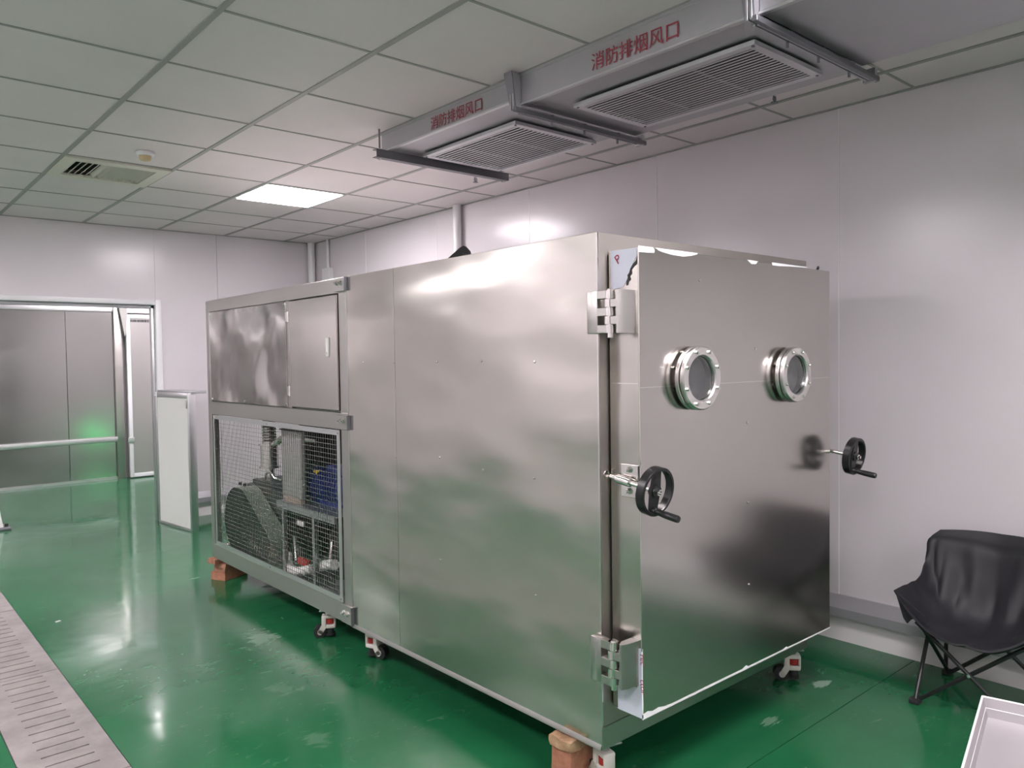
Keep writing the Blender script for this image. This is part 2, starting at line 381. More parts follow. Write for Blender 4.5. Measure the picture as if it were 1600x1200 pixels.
# curbs and grey ledges along the walls
def ledge(b, p0, p1, nrm):
    p0 = Vector(p0); p1 = Vector(p1); n = Vector(nrm)
    prof = [(0, .236), (.012, .236), (.045, .182), (.048, .178), (.048, .133), (0, .133)]
    b.prism([p0 + n * a + Vector((0, 0, z)) for a, z in prof], p1 - p0); return b
ledge(B(), (XW, YF, 0), (XW, YB - .048, 0), (-1, 0, 0)).obj('baseboard_right', 'grey_ledge', None, True, 'structure')
ledge(B(), (OX1 + .045, YB, 0), (XW, YB, 0), (0, -1, 0)).obj('baseboard_back', 'grey_ledge', None, True, 'structure')
B().box((XW - .004, YF, 0), (XW, YB, .131)).obj('trim_3', 'curb', None, False, 'structure')
B().box((OX1 + .045, YB - .004, 0), (XW - .004, YB, .131)).obj('trim_4', 'curb', None, False, 'structure')

# ---- room beyond the doorway
bk = setting('wall_beyond', (1, YR, 0))
B().box((XL, YR, 0), (XW + .1, YR + .1, HC + .05)).obj('wall_panel', 'wall', bk, False)
B().box((XL, YR, HC), (XW, YB + .1, HC + .04)).obj('ceiling_beyond', 'tile', bk, False)
cl = thing('stainless_partition', 'grey stainless steel wall sheets with bumper rail seen through the doorway', 'partition', (0, 10.68, 0))
for x0, x1 in ((-1.38, -.35), (-.348, .9), (.902, 2.128), (2.13, 2.655)):
    B().box((x0 + .001, 10.665, .012), (x1 - .001, 10.70, 2.10), .002, 1).obj('steel_sheet', 'steel_dull', cl)
B().box((-1.38, 10.64, 2.10), (2.66, 10.70, 2.17), .004).obj('top_rail', 'alu', cl)
B().box((-1.38, 10.60, .475), (2.66, 10.664, .535), .006).obj('bumper_rail', 'alu', cl)
B().box((2.655, 10.62, 0), (2.745, 10.70, 2.17), .003).obj('post', 'steel_frame', cl)
B().box((-1.38, 10.65, 0), (2.655, 10.665, .03)).obj('kick_strip', 'alu', cl)
sd = thing('sliding_door', 'tall grey door panel with white frame hung from a track, seen through the doorway', 'door', (2.97, 10.6, 0.01))
SX0, SX1, SZ = 2.785, 3.30, 2.07
B().box((SX0 + .04, 10.575, .06), (SX1 - .04, 10.60, SZ - .04)).obj('door_sheet', mat('grey door sheet', (0.42, 0.40, 0.395), 0.35, 0.6), sd)
for lo, hi in (((SX0, 10.565, .012), (SX0 + .045, 10.61, SZ)), ((SX1 - .045, 10.565, .012), (SX1, 10.61, SZ))): B().box(lo, hi, .003).obj('stile', 'alu_white', sd)
for z0, z1 in ((.012, .06), (SZ - .045, SZ)): B().box((SX0 + .045, 10.565, z0), (SX1 - .045, 10.61, z1), .003).obj('rail', 'alu_white', sd)
lb = B()
xx = SX0 + .055
for k in range(15):
    wd = random.choice((.008, .012, .016)); lb.box((xx, 10.573, SZ - .095), (xx + wd, 10.5755, SZ - .062)); xx += wd + .004
lb.obj('printed_strip', 'ink_dark', sd, False, label='dark blurred print along the top of the sheet')
tr = thing('door_track', 'white horizontal door track with grey hanger bracket over the sliding door', 'track', (2.9, 10.6, 2.1))
B().box((2.75, 10.58, 2.165), (3.45, 10.70, 2.21), .004).obj('track_rail', 'alu_white', tr)
B().box((2.75, 10.60, 2.09), (3.45, 10.70, 2.15), .004).obj('track_rail', 'alu_white', tr)
B().prism([(2.70, 10.56, 2.19), (2.80, 10.56, 2.17), (2.80, 10.56, 2.09), (2.775, 10.56, 1.8), (2.765, 10.56, 1.8)], (0, .035, 0)).obj('hanger', 'grey_box', tr)
B().box((2.765, 10.55, .45), (2.84, 10.564, .52), .003).obj('stop_block', 'alu', tr)
es = thing('exit_light', 'low green emergency light behind the back wall, seen as a green reflection', 'light', (3.05, YB + .1, .3))
B().box((2.97, YB + .101, .28), (3.33, YB + .13, .44), .006).obj('lamp_case', 'alu', es)
B().box((3.02, YB + .13, .33), (3.28, YB + .134, .39)).obj('lamp_face', 'sign_green', es, False)
st = thing('floor_stand', 'white slanted stand on a dark foot plate, cut off by the left edge', 'stand', (1.0, 8.2, 0))
B().prism([(.80, 8.12, .02), (1.085, 8.12, .02), (1.00, 8.20, .62), (.80, 8.20, .62)], (0, .05, 0)).obj('stand_panel', 'white_panel', st)
B().box((.75, 8.05, 0), (1.135, 8.30, .02), .004).obj('foot_plate', 'galv_dark', st)
B().cyl((1.11, 8.15, .02), (1.11, 8.15, .045), .015).obj('foot_knob', 'rubber', st)

# ---- white panel standing by the doorway
wp = thing('standing_panel', 'low white panel with aluminium edging standing at the doorway jamb', 'panel', (2.28, 7.08, 0))
PX0, PX1, PY0, PY1, PZ = 2.262, 2.325, 6.785, 7.435, 1.19; PR = dict(rot=Matrix.Rotation(math.radians(7), 3, 'Z'), piv=(2.262, 6.785, 0))
B().box((PX0 + .006, PY0 + .03, .03), (PX1 - .006, PY1 - .03, PZ - .04), **PR).obj('panel_face', 'white_panel', wp, False)
B().box((PX0, PY0, 0), (PX1, PY0 + .03, PZ), .003, **PR).obj('edge_profile', 'alu', wp)
B().box((PX0, PY1 - .03, 0), (PX1, PY1, PZ), .003, **PR).obj('edge_profile', 'alu', wp)
B().box((PX0, PY0 + .03, PZ - .045), (PX1, PY1 - .03, PZ), .003, **PR).obj('top_profile', 'alu', wp)
B().box((PX0 + .02, PY0 - .012, PZ - .004), (PX1 + .09, PY1, PZ + .018), .003, **PR).obj('top_cap', 'grey_ledge', wp)
B().box((PX0, PY0 + .03, 0), (PX1, PY1 - .03, .03), .003, **PR).obj('bottom_profile', 'alu', wp)
B().box((PX0 - .004, PY0 + .035, PZ - .13), (PX0 + .004, PY0 + .05, PZ - .06), .002, **PR).obj('latch', 'chrome', wp)

# ---- pipes on the walls
pp = thing('wall_pipe', 'white vertical pipe on the right wall rising behind the steel chamber', 'pipe', (XW - .05, 4.94, .24), 'white wall pipes')
B().cyl((XW - .045, 4.94, .24), (XW - .045, 4.94, HC), .033, n=24).obj('pipe', 'pvc', pp); B().box((XW - .05, 4.90, 1.95), (XW, 4.98, 1.975), .003).obj('pipe_clip', 'pvc', pp)
pp = thing('corner_pipe', 'white vertical pipe in the far corner of the room', 'pipe', (XW - .05, 7.40, .24), 'white wall pipes')
B().cyl((XW - .05, 7.42, .24), (XW - .05, 7.42, HC), .036, n=24).obj('pipe', 'pvc', pp)
jb = thing('conduit', 'thin white conduit dropping to a junction box near the far corner', 'conduit', (XW - .03, 7.12, 2.2))
B().cyl((XW - .02, 7.12, 2.38), (XW - .02, 7.12, HC), .014, n=16).obj('pipe', 'pvc', jb); B().box((XW - .05, 7.05, 2.26), (XW, 7.20, 2.38), .006).obj('junction_box', 'pvc', jb)

# ------------------------------------------------------------------ ceiling fittings
def ceiling_light(i, j, label):
    x0, y0 = GX + i * SX, GY + j * SY; t = thing('ceiling_light', label, 'light', (x0 + SX / 2, y0 + SY / 2, HC), 'LED ceiling panels')
    b = B(); z0, z1 = HC - .006, HC + .012
    b.box((x0 + .006, y0 + .006, z0), (x0 + .024, y0 + SY - .006, z1)); b.box((x0 + SX - .024, y0 + .006, z0), (x0 + SX - .006, y0 + SY - .006, z1))
    b.box((x0 + .024, y0 + .006, z0), (x0 + SX - .024, y0 + .024, z1)); b.box((x0 + .024, y0 + SY - .024, z0), (x0 + SX - .024, y0 + SY - .006, z1))
    b.obj('light_frame', 'alu_white', t, False)
    B().box((x0 + .022, y0 + .022, HC - .010), (x0 + SX - .022, y0 + SY - .022, HC + .008), .003, 1).obj('diffuser', 'led', t, False)
LN = {(2, 4): 'glowing square ceiling panel near the far corner above the cabinet', (1, -4): 'glowing square ceiling panel just outside the top edge beside the duct',
      (-3, 4): 'ceiling panel outside the left edge, level with the air vent', (-3, 0): 'ceiling panel outside the left edge, over the floor drain', (-3, -5): 'ceiling panel behind the camera on the left',
      (1, -8): 'ceiling panel behind the camera near the front wall'}
for (i, j) in LIGHTS: ceiling_light(i, j, LN[(i, j)])
# back room lamp
t = thing('ceiling_light', 'ceiling panel lighting the room beyond the doorway', 'light', (-.9, 9.2, HC), 'LED ceiling panels')
B().box((-1.2, 8.9, HC - .012), (-.6, 9.5, HC - .001), .003, 1).obj('diffuser', 'led', t, False)
t2 = thing('ceiling_light', 'second ceiling panel, added unseen behind the back wall to brighten the room beyond', 'light', (3.0, 9.3, HC), 'LED ceiling panels')  # unseen extra panel, added to brighten the steel partition
B().box((2.7, 9.0, HC - .012), (3.3, 9.6, HC - .001), .003, 1).obj('diffuser', 'led', t2, False)
# vent
vx, vy = GX, GY + 4 * SY
vt = thing('air_vent', 'cream louvred air vent filling one ceiling tile', 'vent', (vx + SX / 2, vy + SY / 2, HC))
z0, z1 = HC - .012, HC + .006; a, c_ = .075, .09
b = B(); b.box((vx + .008, vy + .008, z0), (vx + a, vy + SY - .008, z1)); b.box((vx + SX - a, vy + .008, z0), (vx + SX - .008, vy + SY - .008, z1))
b.box((vx + a, vy + .008, z0), (vx + SX - a, vy + c_, z1)); b.box((vx + a, vy + SY - c_, z0), (vx + SX - a, vy + SY - .008, z1)); b.obj('vent_frame', 'cream', vt, False)
B().box((vx + a, vy + c_, HC + .03), (vx + SX - a, vy + SY - c_, HC + .034)).obj('vent_back', 'dark', vt, False)
nb = 14
for k in range(nb):
    x = vx + a + (k + .5) * (SX - 2 * a) / nb
    B().box((x - .0008, vy + c_, HC - .010), (x + .0008, vy + SY - c_, HC + .022), rot=Matrix.Rotation(math.radians(52 if k < 5 else -38), 3, 'Y')).obj('slat', 'cream', vt, False)
sm = thing('smoke_detector', 'round white smoke detector with yellowed tip on the ceiling', 'detector', (1.39, 4.78, HC))
B().lathe([(.05, 0), (.052, -.012), (.044, -.022), (.0, -.022)][:3], (1.39, 4.78, HC - .001), (0, 0, 1), 28, False).obj('base', 'alu_white', sm)
B().lathe([(.034, -.022), (.034, -.030), (.028, -.046), (.014, -.05)], (1.39, 4.78, HC - .001), (0, 0, 1), 20, False).obj('sensor_head', 'yellowed', sm)
def sprinkler(x, y, label):
    s_ = thing('sprinkler', label, 'sprinkler', (x, y, HC - .05), 'ceiling sprinklers')
    B().cyl((x, y, HC), (x, y, HC - .025), .010, n=14).obj('stem', 'alu', s_)
    B().tube([(x - .009, y, HC - .025), (x - .012, y, HC - .04), (x, y, HC - .052)], .0025, 6).tube([(x + .009, y, HC - .025), (x + .012, y, HC - .04), (x, y, HC - .052)], .0025, 6).cyl((x, y, HC - .025), (x, y, HC - .052), .003, n=8).obj('yoke', 'galv_dark', s_)
    B().cyl((x, y, HC - .052), (x, y, HC - .055), .017, n=18).obj('deflector', 'galv_dark', s_)
sprinkler(3.225, 4.04, 'small pendant sprinkler beyond the end of the smoke duct')
sprinkler(3.31, 1.93, 'small pendant sprinkler between the duct and the right wall')

# ------------------------------------------------------------------ smoke exhaust duct
DXa, DXb = 2.25, 3.0
duct = thing('smoke_duct', 'galvanised smoke exhaust duct with two grilles and red lettering below the ceiling', 'duct', (2.62, 2.4, 2.53))
secs = [(2.52, 3.62, 2.56, DXa, 3.02), (1.385, 2.50, 2.53, DXa, 3.0), (-1.4, 1.365, 2.53, DXa, 2.96)]
for (y0, y1, z, xa, xb) in secs:
    B().box((xa, y0, z), (xb, y1, HC - .004), .003, 1).obj('duct_section', 'galv', duct)
    B().box((xa - .006, y0, z - .004), (xa + .014, y1, z + .006), .002, 1).obj('corner_lip', 'alu', duct)
    B().box((xa - .004, y0, HC - .016), (xa + .01, y1, HC - .003), .002, 1).obj('top_lip', 'galv', duct)
def grille(x0, x1, y0, y1, z, n):
    fr_ = B(); f = .032; za, zb = z - .020, z - .0045
    fr_.box((x0, y0, za), (x0 + f, y1, zb)).box((x1 - f, y0, za), (x1, y1, zb)).box((x0 + f, y0, za), (x1 - f, y0 + f, zb)).box((x0 + f, y1 - f, za), (x1 - f, y1, zb))
    g = fr_.obj('grille', 'alu', duct, False)
    B().box((x0 + f, y0 + f, z - .0042), (x1 - f, y1 - f, z - .0030)).obj('grille_back', 'dark', g, False)
    for k in range(n):
        x = x0 + f + (k + .5) * (x1 - x0 - 2 * f) / n
        B().box((x - .0058, y0 + f, z - .0192), (x + .0058, y1 - f, z - .0176)).obj('slat', 'alu', g, False)
    for k in (1, 2):
        y = y0 + (y1 - y0) * k / 3
        B().box((x0 + f, y - .004, z - .0176), (x1 - f, y + .004, z - .0120)).obj('grille_rib', 'galv_dark', g, False)
    for (x, y) in ((x0 + .014, y0 + .014), (x1 - .014, y0 + .014), (x0 + .014, y1 - .014), (x1 - .014, y1 - .014)):
        B().cyl((x, y, za), (x, y, za - .003), .006, n=10).obj('screw', 'galv_dark', g)
grille(2.42, 2.97, 2.73, 3.48, 2.556, 18)
grille(2.395, 2.865, 1.47, 2.33, 2.526, 17)
# stencilled lettering, reading along the duct towards the camera
def stencil(body, ya, yb, z0, hgt):
    size = hgt / 0.92
    o = text(body, size, Matrix(), 'ink_red', 'lettering', None, 0.0004)
    xs_ = [v.co.x for v in o.data.vertices]; zs_ = [v.co.y for v in o.data.vertices]
    w_, h_ = max(xs_) - min(xs_), max(zs_) - min(zs_); mn = min(xs_); mz = min(zs_)
    for v in o.data.vertices:
        v.co.x = (v.co.x - mn) * (ya - yb) / w_; v.co.y = (v.co.y - mz) * hgt / h_
    mtx = frame((DXa - .0035, ya, z0), (0, -1, 0), (0, 0, 1)); o.matrix_basis = mtx; W[o.name] = mtx; attach(o, duct)
    o['label'] = 'red stencilled characters'
stencil('消防排烟风口', 3.16, 2.76, 2.572, .062)
stencil('消防排烟风口', 2.085, 1.675, 2.553, .066)
# trapeze hangers
def hanger(y, z, x0, x1, label, mt='galv_dark', rods=True):
    h_ = thing('duct_hanger', label, 'bracket', ((x0 + x1) / 2, y, z), 'duct hangers')
    b = B(); b.box((x0, y - .02, z - .003), (x1, y + .02, z)); b.box((x0, y - .02, z - .042), (x1, y - .017, z)); b.box((x0, y - .02, z - .042), (x1, y + .02, z - .039))
    b.obj('channel', mt, h_, False)
    for x in (x0 + .03, x1 - .03):
        B().cyl((x, y, z - .05), (x, y, HC - .002), .005, n=10).obj('rod', 'galv_dark', h_)
        B().cyl((x, y, z), (x, y, z + .008), .011, n=6).cyl((x, y, z - .05), (x, y, z - .042), .011, n=6).obj('nut', 'chrome', h_)
    return h_
hanger(3.56, 2.553, 2.17, 3.08, 'dark steel hanger bar under the far end of the smoke duct')
def flange(y, z, label):
    f = thing('duct_flange', label, 'flange', (2.62, y, z - .03), 'duct joint flanges')
    for s, yy in ((-1, y - .012), (1, y + .003)):
        B().box((2.205, yy, z - .028), (DXa - .001, yy + .009, HC - .004), .001, 1).obj('flange_strap', 'galv', f)
        B().box((DXa, yy, z - .034), (3.03, yy + .009, z - .005), .001, 1).obj('flange_bar', 'galv', f)
    B().box((2.20, y - .034, z - .040), (3.06, y - .016, z - .020), .002, 1).obj('support_channel', 'galv_dark', f)
    B().box((3.031, y - .03, z - .040), (3.05, y + .02, z + .01), .002, 1).obj('end_bracket', 'galv', f)
    B().prism([(2.19, y - .02, HC - .004), (2.19, y + .03, HC - .004), (2.215, y + .02, z - .02), (2.215, y - .015, z - .02)], (.004, 0, 0)).obj('hanger_strap', 'galv_dark', f)
    for x in (2.42, 2.63, 2.86):
        B().cyl((x, y - .013, z - .02), (x, y - .03, z - .02), .008, n=6).cyl((x, y + .012, z - .02), (x, y + .02, z - .02), .008, n=6).cyl((x + .02, y, z - .034), (x + .02, y, z - .055), .005, n=8).obj('bolt', 'galv_dark', f)
flange(2.51, 2.53, 'bolted flange with straps where the two grille sections of duct join')
flange(1.375, 2.53, 'bright bolted flange at the near end of the duct, top of the picture')

# ------------------------------------------------------------------ steel chamber
MX, MY, ZB, ZT = 1.867, 1.718, 0.153, 1.853
X1 = MX + 1.335; CY = 3.352
ch = thing('drying_chamber', 'large stainless steel vacuum chamber with a two port door, nearest the camera', 'machine', ((MX + X1) / 2, 2.5, 0))
B().box((MX + .003, MY + .003, ZB + .003), (X1, CY - .004, ZT - .003)).obj('chamber_body', 'steel_frame', ch)
SEAM = MY + 1.213
B().box((MX, MY + .001, ZB), (MX + .0035, SEAM - .0012, ZT), .0012, 1).obj('side_sheet', 'steel_side', ch)
B().box((MX - .0006, SEAM + .0012, ZB), (MX + .0035, CY - .006, ZT), .0012, 1).obj('side_sheet', 'steel_side', ch)
B().prism([(MX, MY + .002, ZB), (MX - .007, MY + .002, ZB), (MX - .007, MY + .002, ZB + .003), (MX - .0002, MY + .002, ZB + .018)], (0, CY - MY - .01, 0)).obj('bottom_lip', 'steel_frame', ch)
B().box((MX + .002, MY, ZB + .079), (X1, MY + .004, ZT), .001, 1).obj('front_plate', 'weld_and_shade', ch)
B().box((MX + .001, MY - .001, ZB), (X1, MY + .006, ZB + .076), .002, 1).obj('front_rail', 'steel_frame', ch)
B().box((MX - .001, MY - .0015, ZB + .08), (MX + .007, MY + .004, ZT - .001), .001, 1).obj('corner_bead', 'steel_bright', ch)
for y, z in ((SEAM - .32, 1.44), (SEAM - .61, 1.441), (SEAM - .91, 1.435), (MY + 1.481, 1.438), (SEAM - .325, 1.045), (SEAM - .61, 1.023), (SEAM - .90, 1.022), (SEAM + .004, 1.437), (SEAM + .006, 1.02), (SEAM - .32, .62), (SEAM - .9, .60)):
    B().lathe([(.0045, 0), (.004, .002), (.002, .0028)], (MX, y, z), (-1, 0, 0), 10, False).obj('rivet', 'chrome', ch)
B().lathe([(.013, 0), (.013, .004), (.008, .004), (.008, 0)], (MX + .033, MY, 1.063), (0, -1, 0), 18).obj('latch_bush', 'steel_bright', ch)
B().prism([(MX + .04, 2.60, ZT), (MX + .045, 2.50, ZT + .045), (MX + .05, 2.485, ZT + .05), (MX + .06, 2.47, ZT + .03), (MX + .07, 2.48, ZT)], (.03, .02, 0)).obj('black_strap', 'rubber', ch, label='black scrap of strap lying on top')
B().box((MX + .02, 2.44, ZT), (MX + .06, 2.455, ZT + .012)).obj('clip', 'rubber', ch)

# door
DX, DXR, DZ0, DZ1, DY = MX + .047, MX + 1.283, .288, 1.794, MY - .131
door = B().box((DX, DY, DZ0), (DXR, DY + .004, DZ1), .0015, 1).obj('door', 'steel_door', ch)
B().box((DX, DY + .002, DZ0), (DX + .0035, MY - .055, DZ1), .001, 1).box((DX + .002, MY - .056, DZ0 + .004), (DX + .006, MY - .006, DZ1 - .004), .001, 1).obj('door_edge', 'steel_side', door)
B().box((DXR - .004, DY + .003, DZ0), (DXR, MY - .014, DZ1)).box((DX + .003, DY + .003, DZ1 - .004), (DXR - .004, MY - .014, DZ1)).box((DX + .003, DY + .003, DZ0), (DXR - .004, MY - .014, DZ0 + .004)).obj('door_rim', 'steel_frame', door)
B().box((DX + .02, MY - .022, DZ0 + .02), (DXR - .02, MY - .0015, DZ1 - .02)).obj('door_gasket', 'gasket', door, False)
B().box((DX + .004, DY - .0005, 1.349), (DXR - .003, DY + .001, 1.3515)).obj('weld_seam', 'steel_bright', door)
B().box((DX - .0006, DY + .004, 1.362), (DX + .001, MY - .016, 1.3645)).obj('weld_seam', 'steel_bright', door)
B().cyl((DX - .0004, DY - .0004, DZ0 + .22), (DX - .0004, DY - .0004, DZ1), .0022, n=8).obj('corner_weld', 'steel_bright', door)
for x, z in ((MX + .371, 1.706), (MX + .716, 1.471), (MX + .66, 1.201), (MX + .66, .905), (MX + .666, .598)):
    B().lathe([(.005, 0), (.0045, .002), (.002, .003)], (x, DY, z), (0, -1, 0), 10, False).obj('rivet', 'chrome', door)
# dent and torn film on the door
def flat(name, pts, plane, m, off=.0012, th=.0008, lab=None):
    if plane == 'front': P = [(x, DY - off, z) for x, z in pts]; return B().prism(P, (0, th, 0)).obj(name, m, door, False, label=lab)
    P = [(DX - off, y, z) for y, z in pts]; return B().prism(P, (th, 0, 0)).obj(name, m, door, False, label=lab)
X = lambda k: MX + k
flat('film_strip', [(X(.047), 1.797), (X(.12), 1.797), (X(.128), 1.788), (X(.125), 1.780), (X(.047), 1.777)], 'front', 'film_white', lab='white torn film along the top edge')
flat('film_strip', [(X(.132), 1.797), (X(.23), 1.797), (X(.36), 1.797), (X(.352), 1.792), (X(.32), 1.785), (X(.28), 1.780), (X(.22), 1.781), (X(.17), 1.786), (X(.148), 1.790)], 'front', 'film_white')
flat('film_strip', [(X(.66), 1.797), (X(.735), 1.796), (X(.72), 1.785), (X(.69), 1.783)], 'front', 'film_white')
flat('film_strip', [(X(.83), 1.799), (X(1.0), 1.799), (X(1.10), 1.799), (X(1.09), 1.795), (X(.96), 1.792), (X(.88), 1.788), (X(.835), 1.788)], 'front', 'film_white')
flat('film_strip', [(DX - .001, .286), (DX - .001, .302), (X(.075), .306), (X(.10), .299), (X(.13), .302), (X(.16), .296), (X(.2), .293), (X(.5), .2935), (X(.62), .293), (X(.645), .300), (X(.66), .293), (X(.9), .292), (X(.93), .297), (X(.94), .292), (DXR, .291), (DXR, .2865)], 'front', 'film_white', lab='white film line along the bottom edge')
flat('film_patch', [(MY - .017, 1.792), (MY - .125, 1.792), (MY - .125, 1.765), (MY - .098, 1.725), (MY - .088, 1.700), (MY - .078, 1.683), (MY - .068, 1.672), (MY - .03, 1.668), (MY - .017, 1.670)], 'side', 'film', .0015, lab='pale blue protective film with a torn edge')
flat('film_tear', [(MY - .127, 1.768), (MY - .124, 1.752), (MY - .110, 1.741), (MY - .100, 1.728), (MY - .096, 1.716), (MY - .088, 1.708), (MY - .090, 1.698), (MY - .084, 1.688), (MY - .083, 1.676), (MY - .089, 1.677), (MY - .092, 1.688), (MY - .101, 1.693), (MY - .097, 1.704), (MY - .106, 1.712), (MY - .104, 1.724), (MY - .114, 1.733), (MY - .126, 1.740)], 'side', 'gasket', .002, lab='dark curled tear')
flat('film_patch', [(MY - .03, .386), (MY - .09, .386), (MY - .112, .386), (MY - .113, .512), (MY - .1312, .518), (MY - .1312, .290), (MY - .03, .290)], 'side', 'film', .0015, lab='pale film left on the lower corner')
flat('film_strip', [(DX - .001, .290), (DX - .001, .518), (DX + .004, .514), (DX + .003, .42), (DX + .0045, .33), (DX + .003, .29)], 'front', 'film_white')
for body, y, z, ang_, sz in (('P', MY - .048, 1.745, 35, .042), ('rec', MY - .126, .500, -86, .028), ('ctor', MY - .126, .418, -86, .028)):
    a = math.radians(ang_)
    xd = Vector((0, -math.cos(a), math.sin(a))); yd = Vector((0, math.sin(a), math.cos(a)))
    text(body, sz, frame((DX - .0028, y, z), xd, yd), 'ink_film', 'film_lettering', door, .0003)
for x, h_ in ((X(1.345 - .04), .03), (X(1.30), .022)):
    B().prism([(x, MY - .06, 1.795), (x + .012, MY - .06, 1.795), (x + .03, MY - .06, 1.795 + h_ * .8), (x + .022, MY - .06, 1.795 + h_)], (0, .006, 0)).obj('tape_scrap', 'gasket', door, False)

# port holes
def porthole(x, z):
    o = Vector((x, DY, z)); a = Vector((0, -1, 0))
    p = B().lathe([(.084, -.002), (.084, .012), (.074, .012), (.074, -.002)], o, a, 48).obj('port_neck', 'weld_and_shade', door)  # darker steel stands in for the contact shadow round the neck
    B().lathe([(.105, .010), (.1075, .0125), (.1075, .0235), (.105, .0255), (.074, .0255), (.074, .010)], o, a, 56).obj('port_flange', 'satin', door)
    B().lathe([(.100, .0255), (.100, .0295), (.074, .0295), (.074, .0255)], o, a, 48).obj('port_seal', 'gasket', door)
    B().lathe([(.1045, .0295), (.107, .032), (.107, .042), (.103, .046), (.079, .046), (.0745, .0415), (.0745, .0295)], o, a, 56).obj('port_ring', 'satin', door)
    B().cyl(o + a * .030, o + a * .035, .0744, n=48).obj('port_glass', 'glass', door)
    B().lathe([(.0735, -.001), (.0735, .025), (.0725, .025), (.0725, -.001)], o, a, 40).obj('port_sleeve', 'steel_dull', door)
    B().cyl(o + a * .001, o + a * .003, .0724, n=40).obj('port_back', 'port_back', door)
    for k in range(8):
        t = 2 * PI * (k + .5) / 8; q = o + Vector((math.cos(t), 0, math.sin(t))) * .0925
        B().cyl(q + a * .046, q + a * .0515, .0062, n=6).cyl(q + a * .0515, q + a * .0545, .0036, n=8).obj('port_bolt', 'chrome', door)
        B().cyl(q + a * .004, q + a * .010, .0062, n=6).obj('port_nut', 'chrome', door)
porthole(X(.320), 1.3735); porthole(X(.938), 1.370)

# hinges: comb plates round a pin
def hinge(z0, z1):
    hx = MX - .014; hy = 1.652; r = .0165; n = 5; dz = (z1 - z0) / n
    plate = B(); plate.box((MX - .030, hy + .040, z0), (MX + .0, 1.738, z1), .0025)
    for k in (0, 2, 4):
        plate.box((MX - .030, hy + .002, z0 + k * dz + .0008), (MX - .003, hy + .041, z0 + (k + 1) * dz - .0008), .001, 1)
    h_ = plate.obj('hinge', 'steel_frame', ch)
    for k in (0, 2, 4): B().cyl((hx, hy, z0 + k * dz + .0008), (hx, hy, z0 + (k + 1) * dz - .0008), r, n=24).obj('knuckle', 'polished', h_)
    lf = B(); pts = [(MX - .025, hy - .034), (MX - .025, hy - .042), (MX - .004, hy - .050), (DX, hy - .054), (DX, hy - .02), (MX - .0, hy - .02)]
    lf.prism([(x, y, z0) for x, y in pts], (0, 0, z1 - z0))
    for k in (1, 3): lf.box((MX - .024, hy - .036, z0 + k * dz + .001), (MX + .004, hy + .002, z0 + (k + 1) * dz - .001), .001, 1)
    lf.obj('hinge_leaf', 'steel_frame', h_)
    for k in (1, 3): B().cyl((hx - .001, hy + .003, z0 + k * dz + .001), (hx - .001, hy + .003, z0 + (k + 1) * dz - .001), r, n=24).obj('knuckle', 'polished', h_)
    B().cyl((hx, hy, z0 - .014), (hx, hy, z1 + .004), .0095, n=16).obj('hinge_pin', 'polished', h_)
hinge(1.524, 1.659); hinge(.396, .540)

# hand wheels on drooping clamp screws
def handwheel(p_in, p_sl, p_hub, plate_x, side, pz):
    p_in, p_sl, p_hub = Vector(p_in), Vector(p_sl), Vector(p_hub); a = (p_hub - p_in).normalized()
    up = Vector((0, 0, 1)); up = (up - a * up.dot(a)).normalized(); rt = a.cross(up)
    R0 = .077
    wl = B().lathe([(R0, -.013), (R0, .013), (R0 - .003, .015), (R0 - .010, .015), (R0 - .012, .012), (R0 - .010, -.012), (R0 - .007, -.015)], p_hub, a, 56)
    hw = wl.obj('handwheel', 'black_plastic', ch)
    q = lambda u, v, h_: p_hub + rt * u + up * v + a * h_
    poly = [(-.014, .069), (.014, .069), (.022, .0), (.016, -.069), (-.016, -.069), (-.022, .0)]
    B().prism([q(u, v, -.006) for u, v in poly], a * .010).cyl(q(0, 0, -.012), q(0, 0, .010), .019, n=24).obj('spoke', 'black_plastic', hw)
    B().cyl(p_hub + a * .010, p_hub + a * .020, .011, n=6).cyl(p_hub + a * .020, p_hub + a * .028, .006, n=10).obj('hub_nut', 'chrome', hw)
    c0 = q(.004, -.060, .004)
    B().lathe([(.011, 0), (.012, .012), (.008, .016), (.0095, .024), (.0115, .050), (.0115, .092), (.0095, .097)], c0, a, 20, False).obj('crank_handle', 'black_plastic', hw)
    B().cyl(p_in, p_hub - a * .012, .0075, n=16).obj('screw_rod', 'polished', hw)
    B().cyl(p_sl - a * .028, p_sl + a * .026, .0145, n=24).obj('sleeve', 'polished', hw)
    px0, px1 = (plate_x - .006, plate_x) if side < 0 else (plate_x, plate_x + .006)
    B().box((px0, p_sl.y - .042, pz - .056), (px1, p_sl.y + .030, pz + .050), .0015, 1).obj('clamp_plate', 'steel_bright', hw)
    bb = B()
    for dz in (.032, -.036):
        x = px0 if side < 0 else px1
        bb.cyl((x, p_sl.y - .002, pz + dz), (x + side * .010, p_sl.y - .002, pz + dz), .011, n=6); bb.cyl((x + side * .010, p_sl.y - .002, pz + dz), (x + side * .016, p_sl.y - .002, pz + dz), .006, n=10)
    bb.obj('clamp_bolt', 'chrome', hw)
handwheel((1.889, 1.690, 1.062), (1.889, 1.632, 1.0535), (1.889, 1.508, 1.035), DX, -1, 1.054)
handwheel((DXR + .026, 1.66, 1.046), (DXR + .026, 1.63, 1.042), (DXR + .026, 1.496, 1.024), DXR, 1, 1.042)

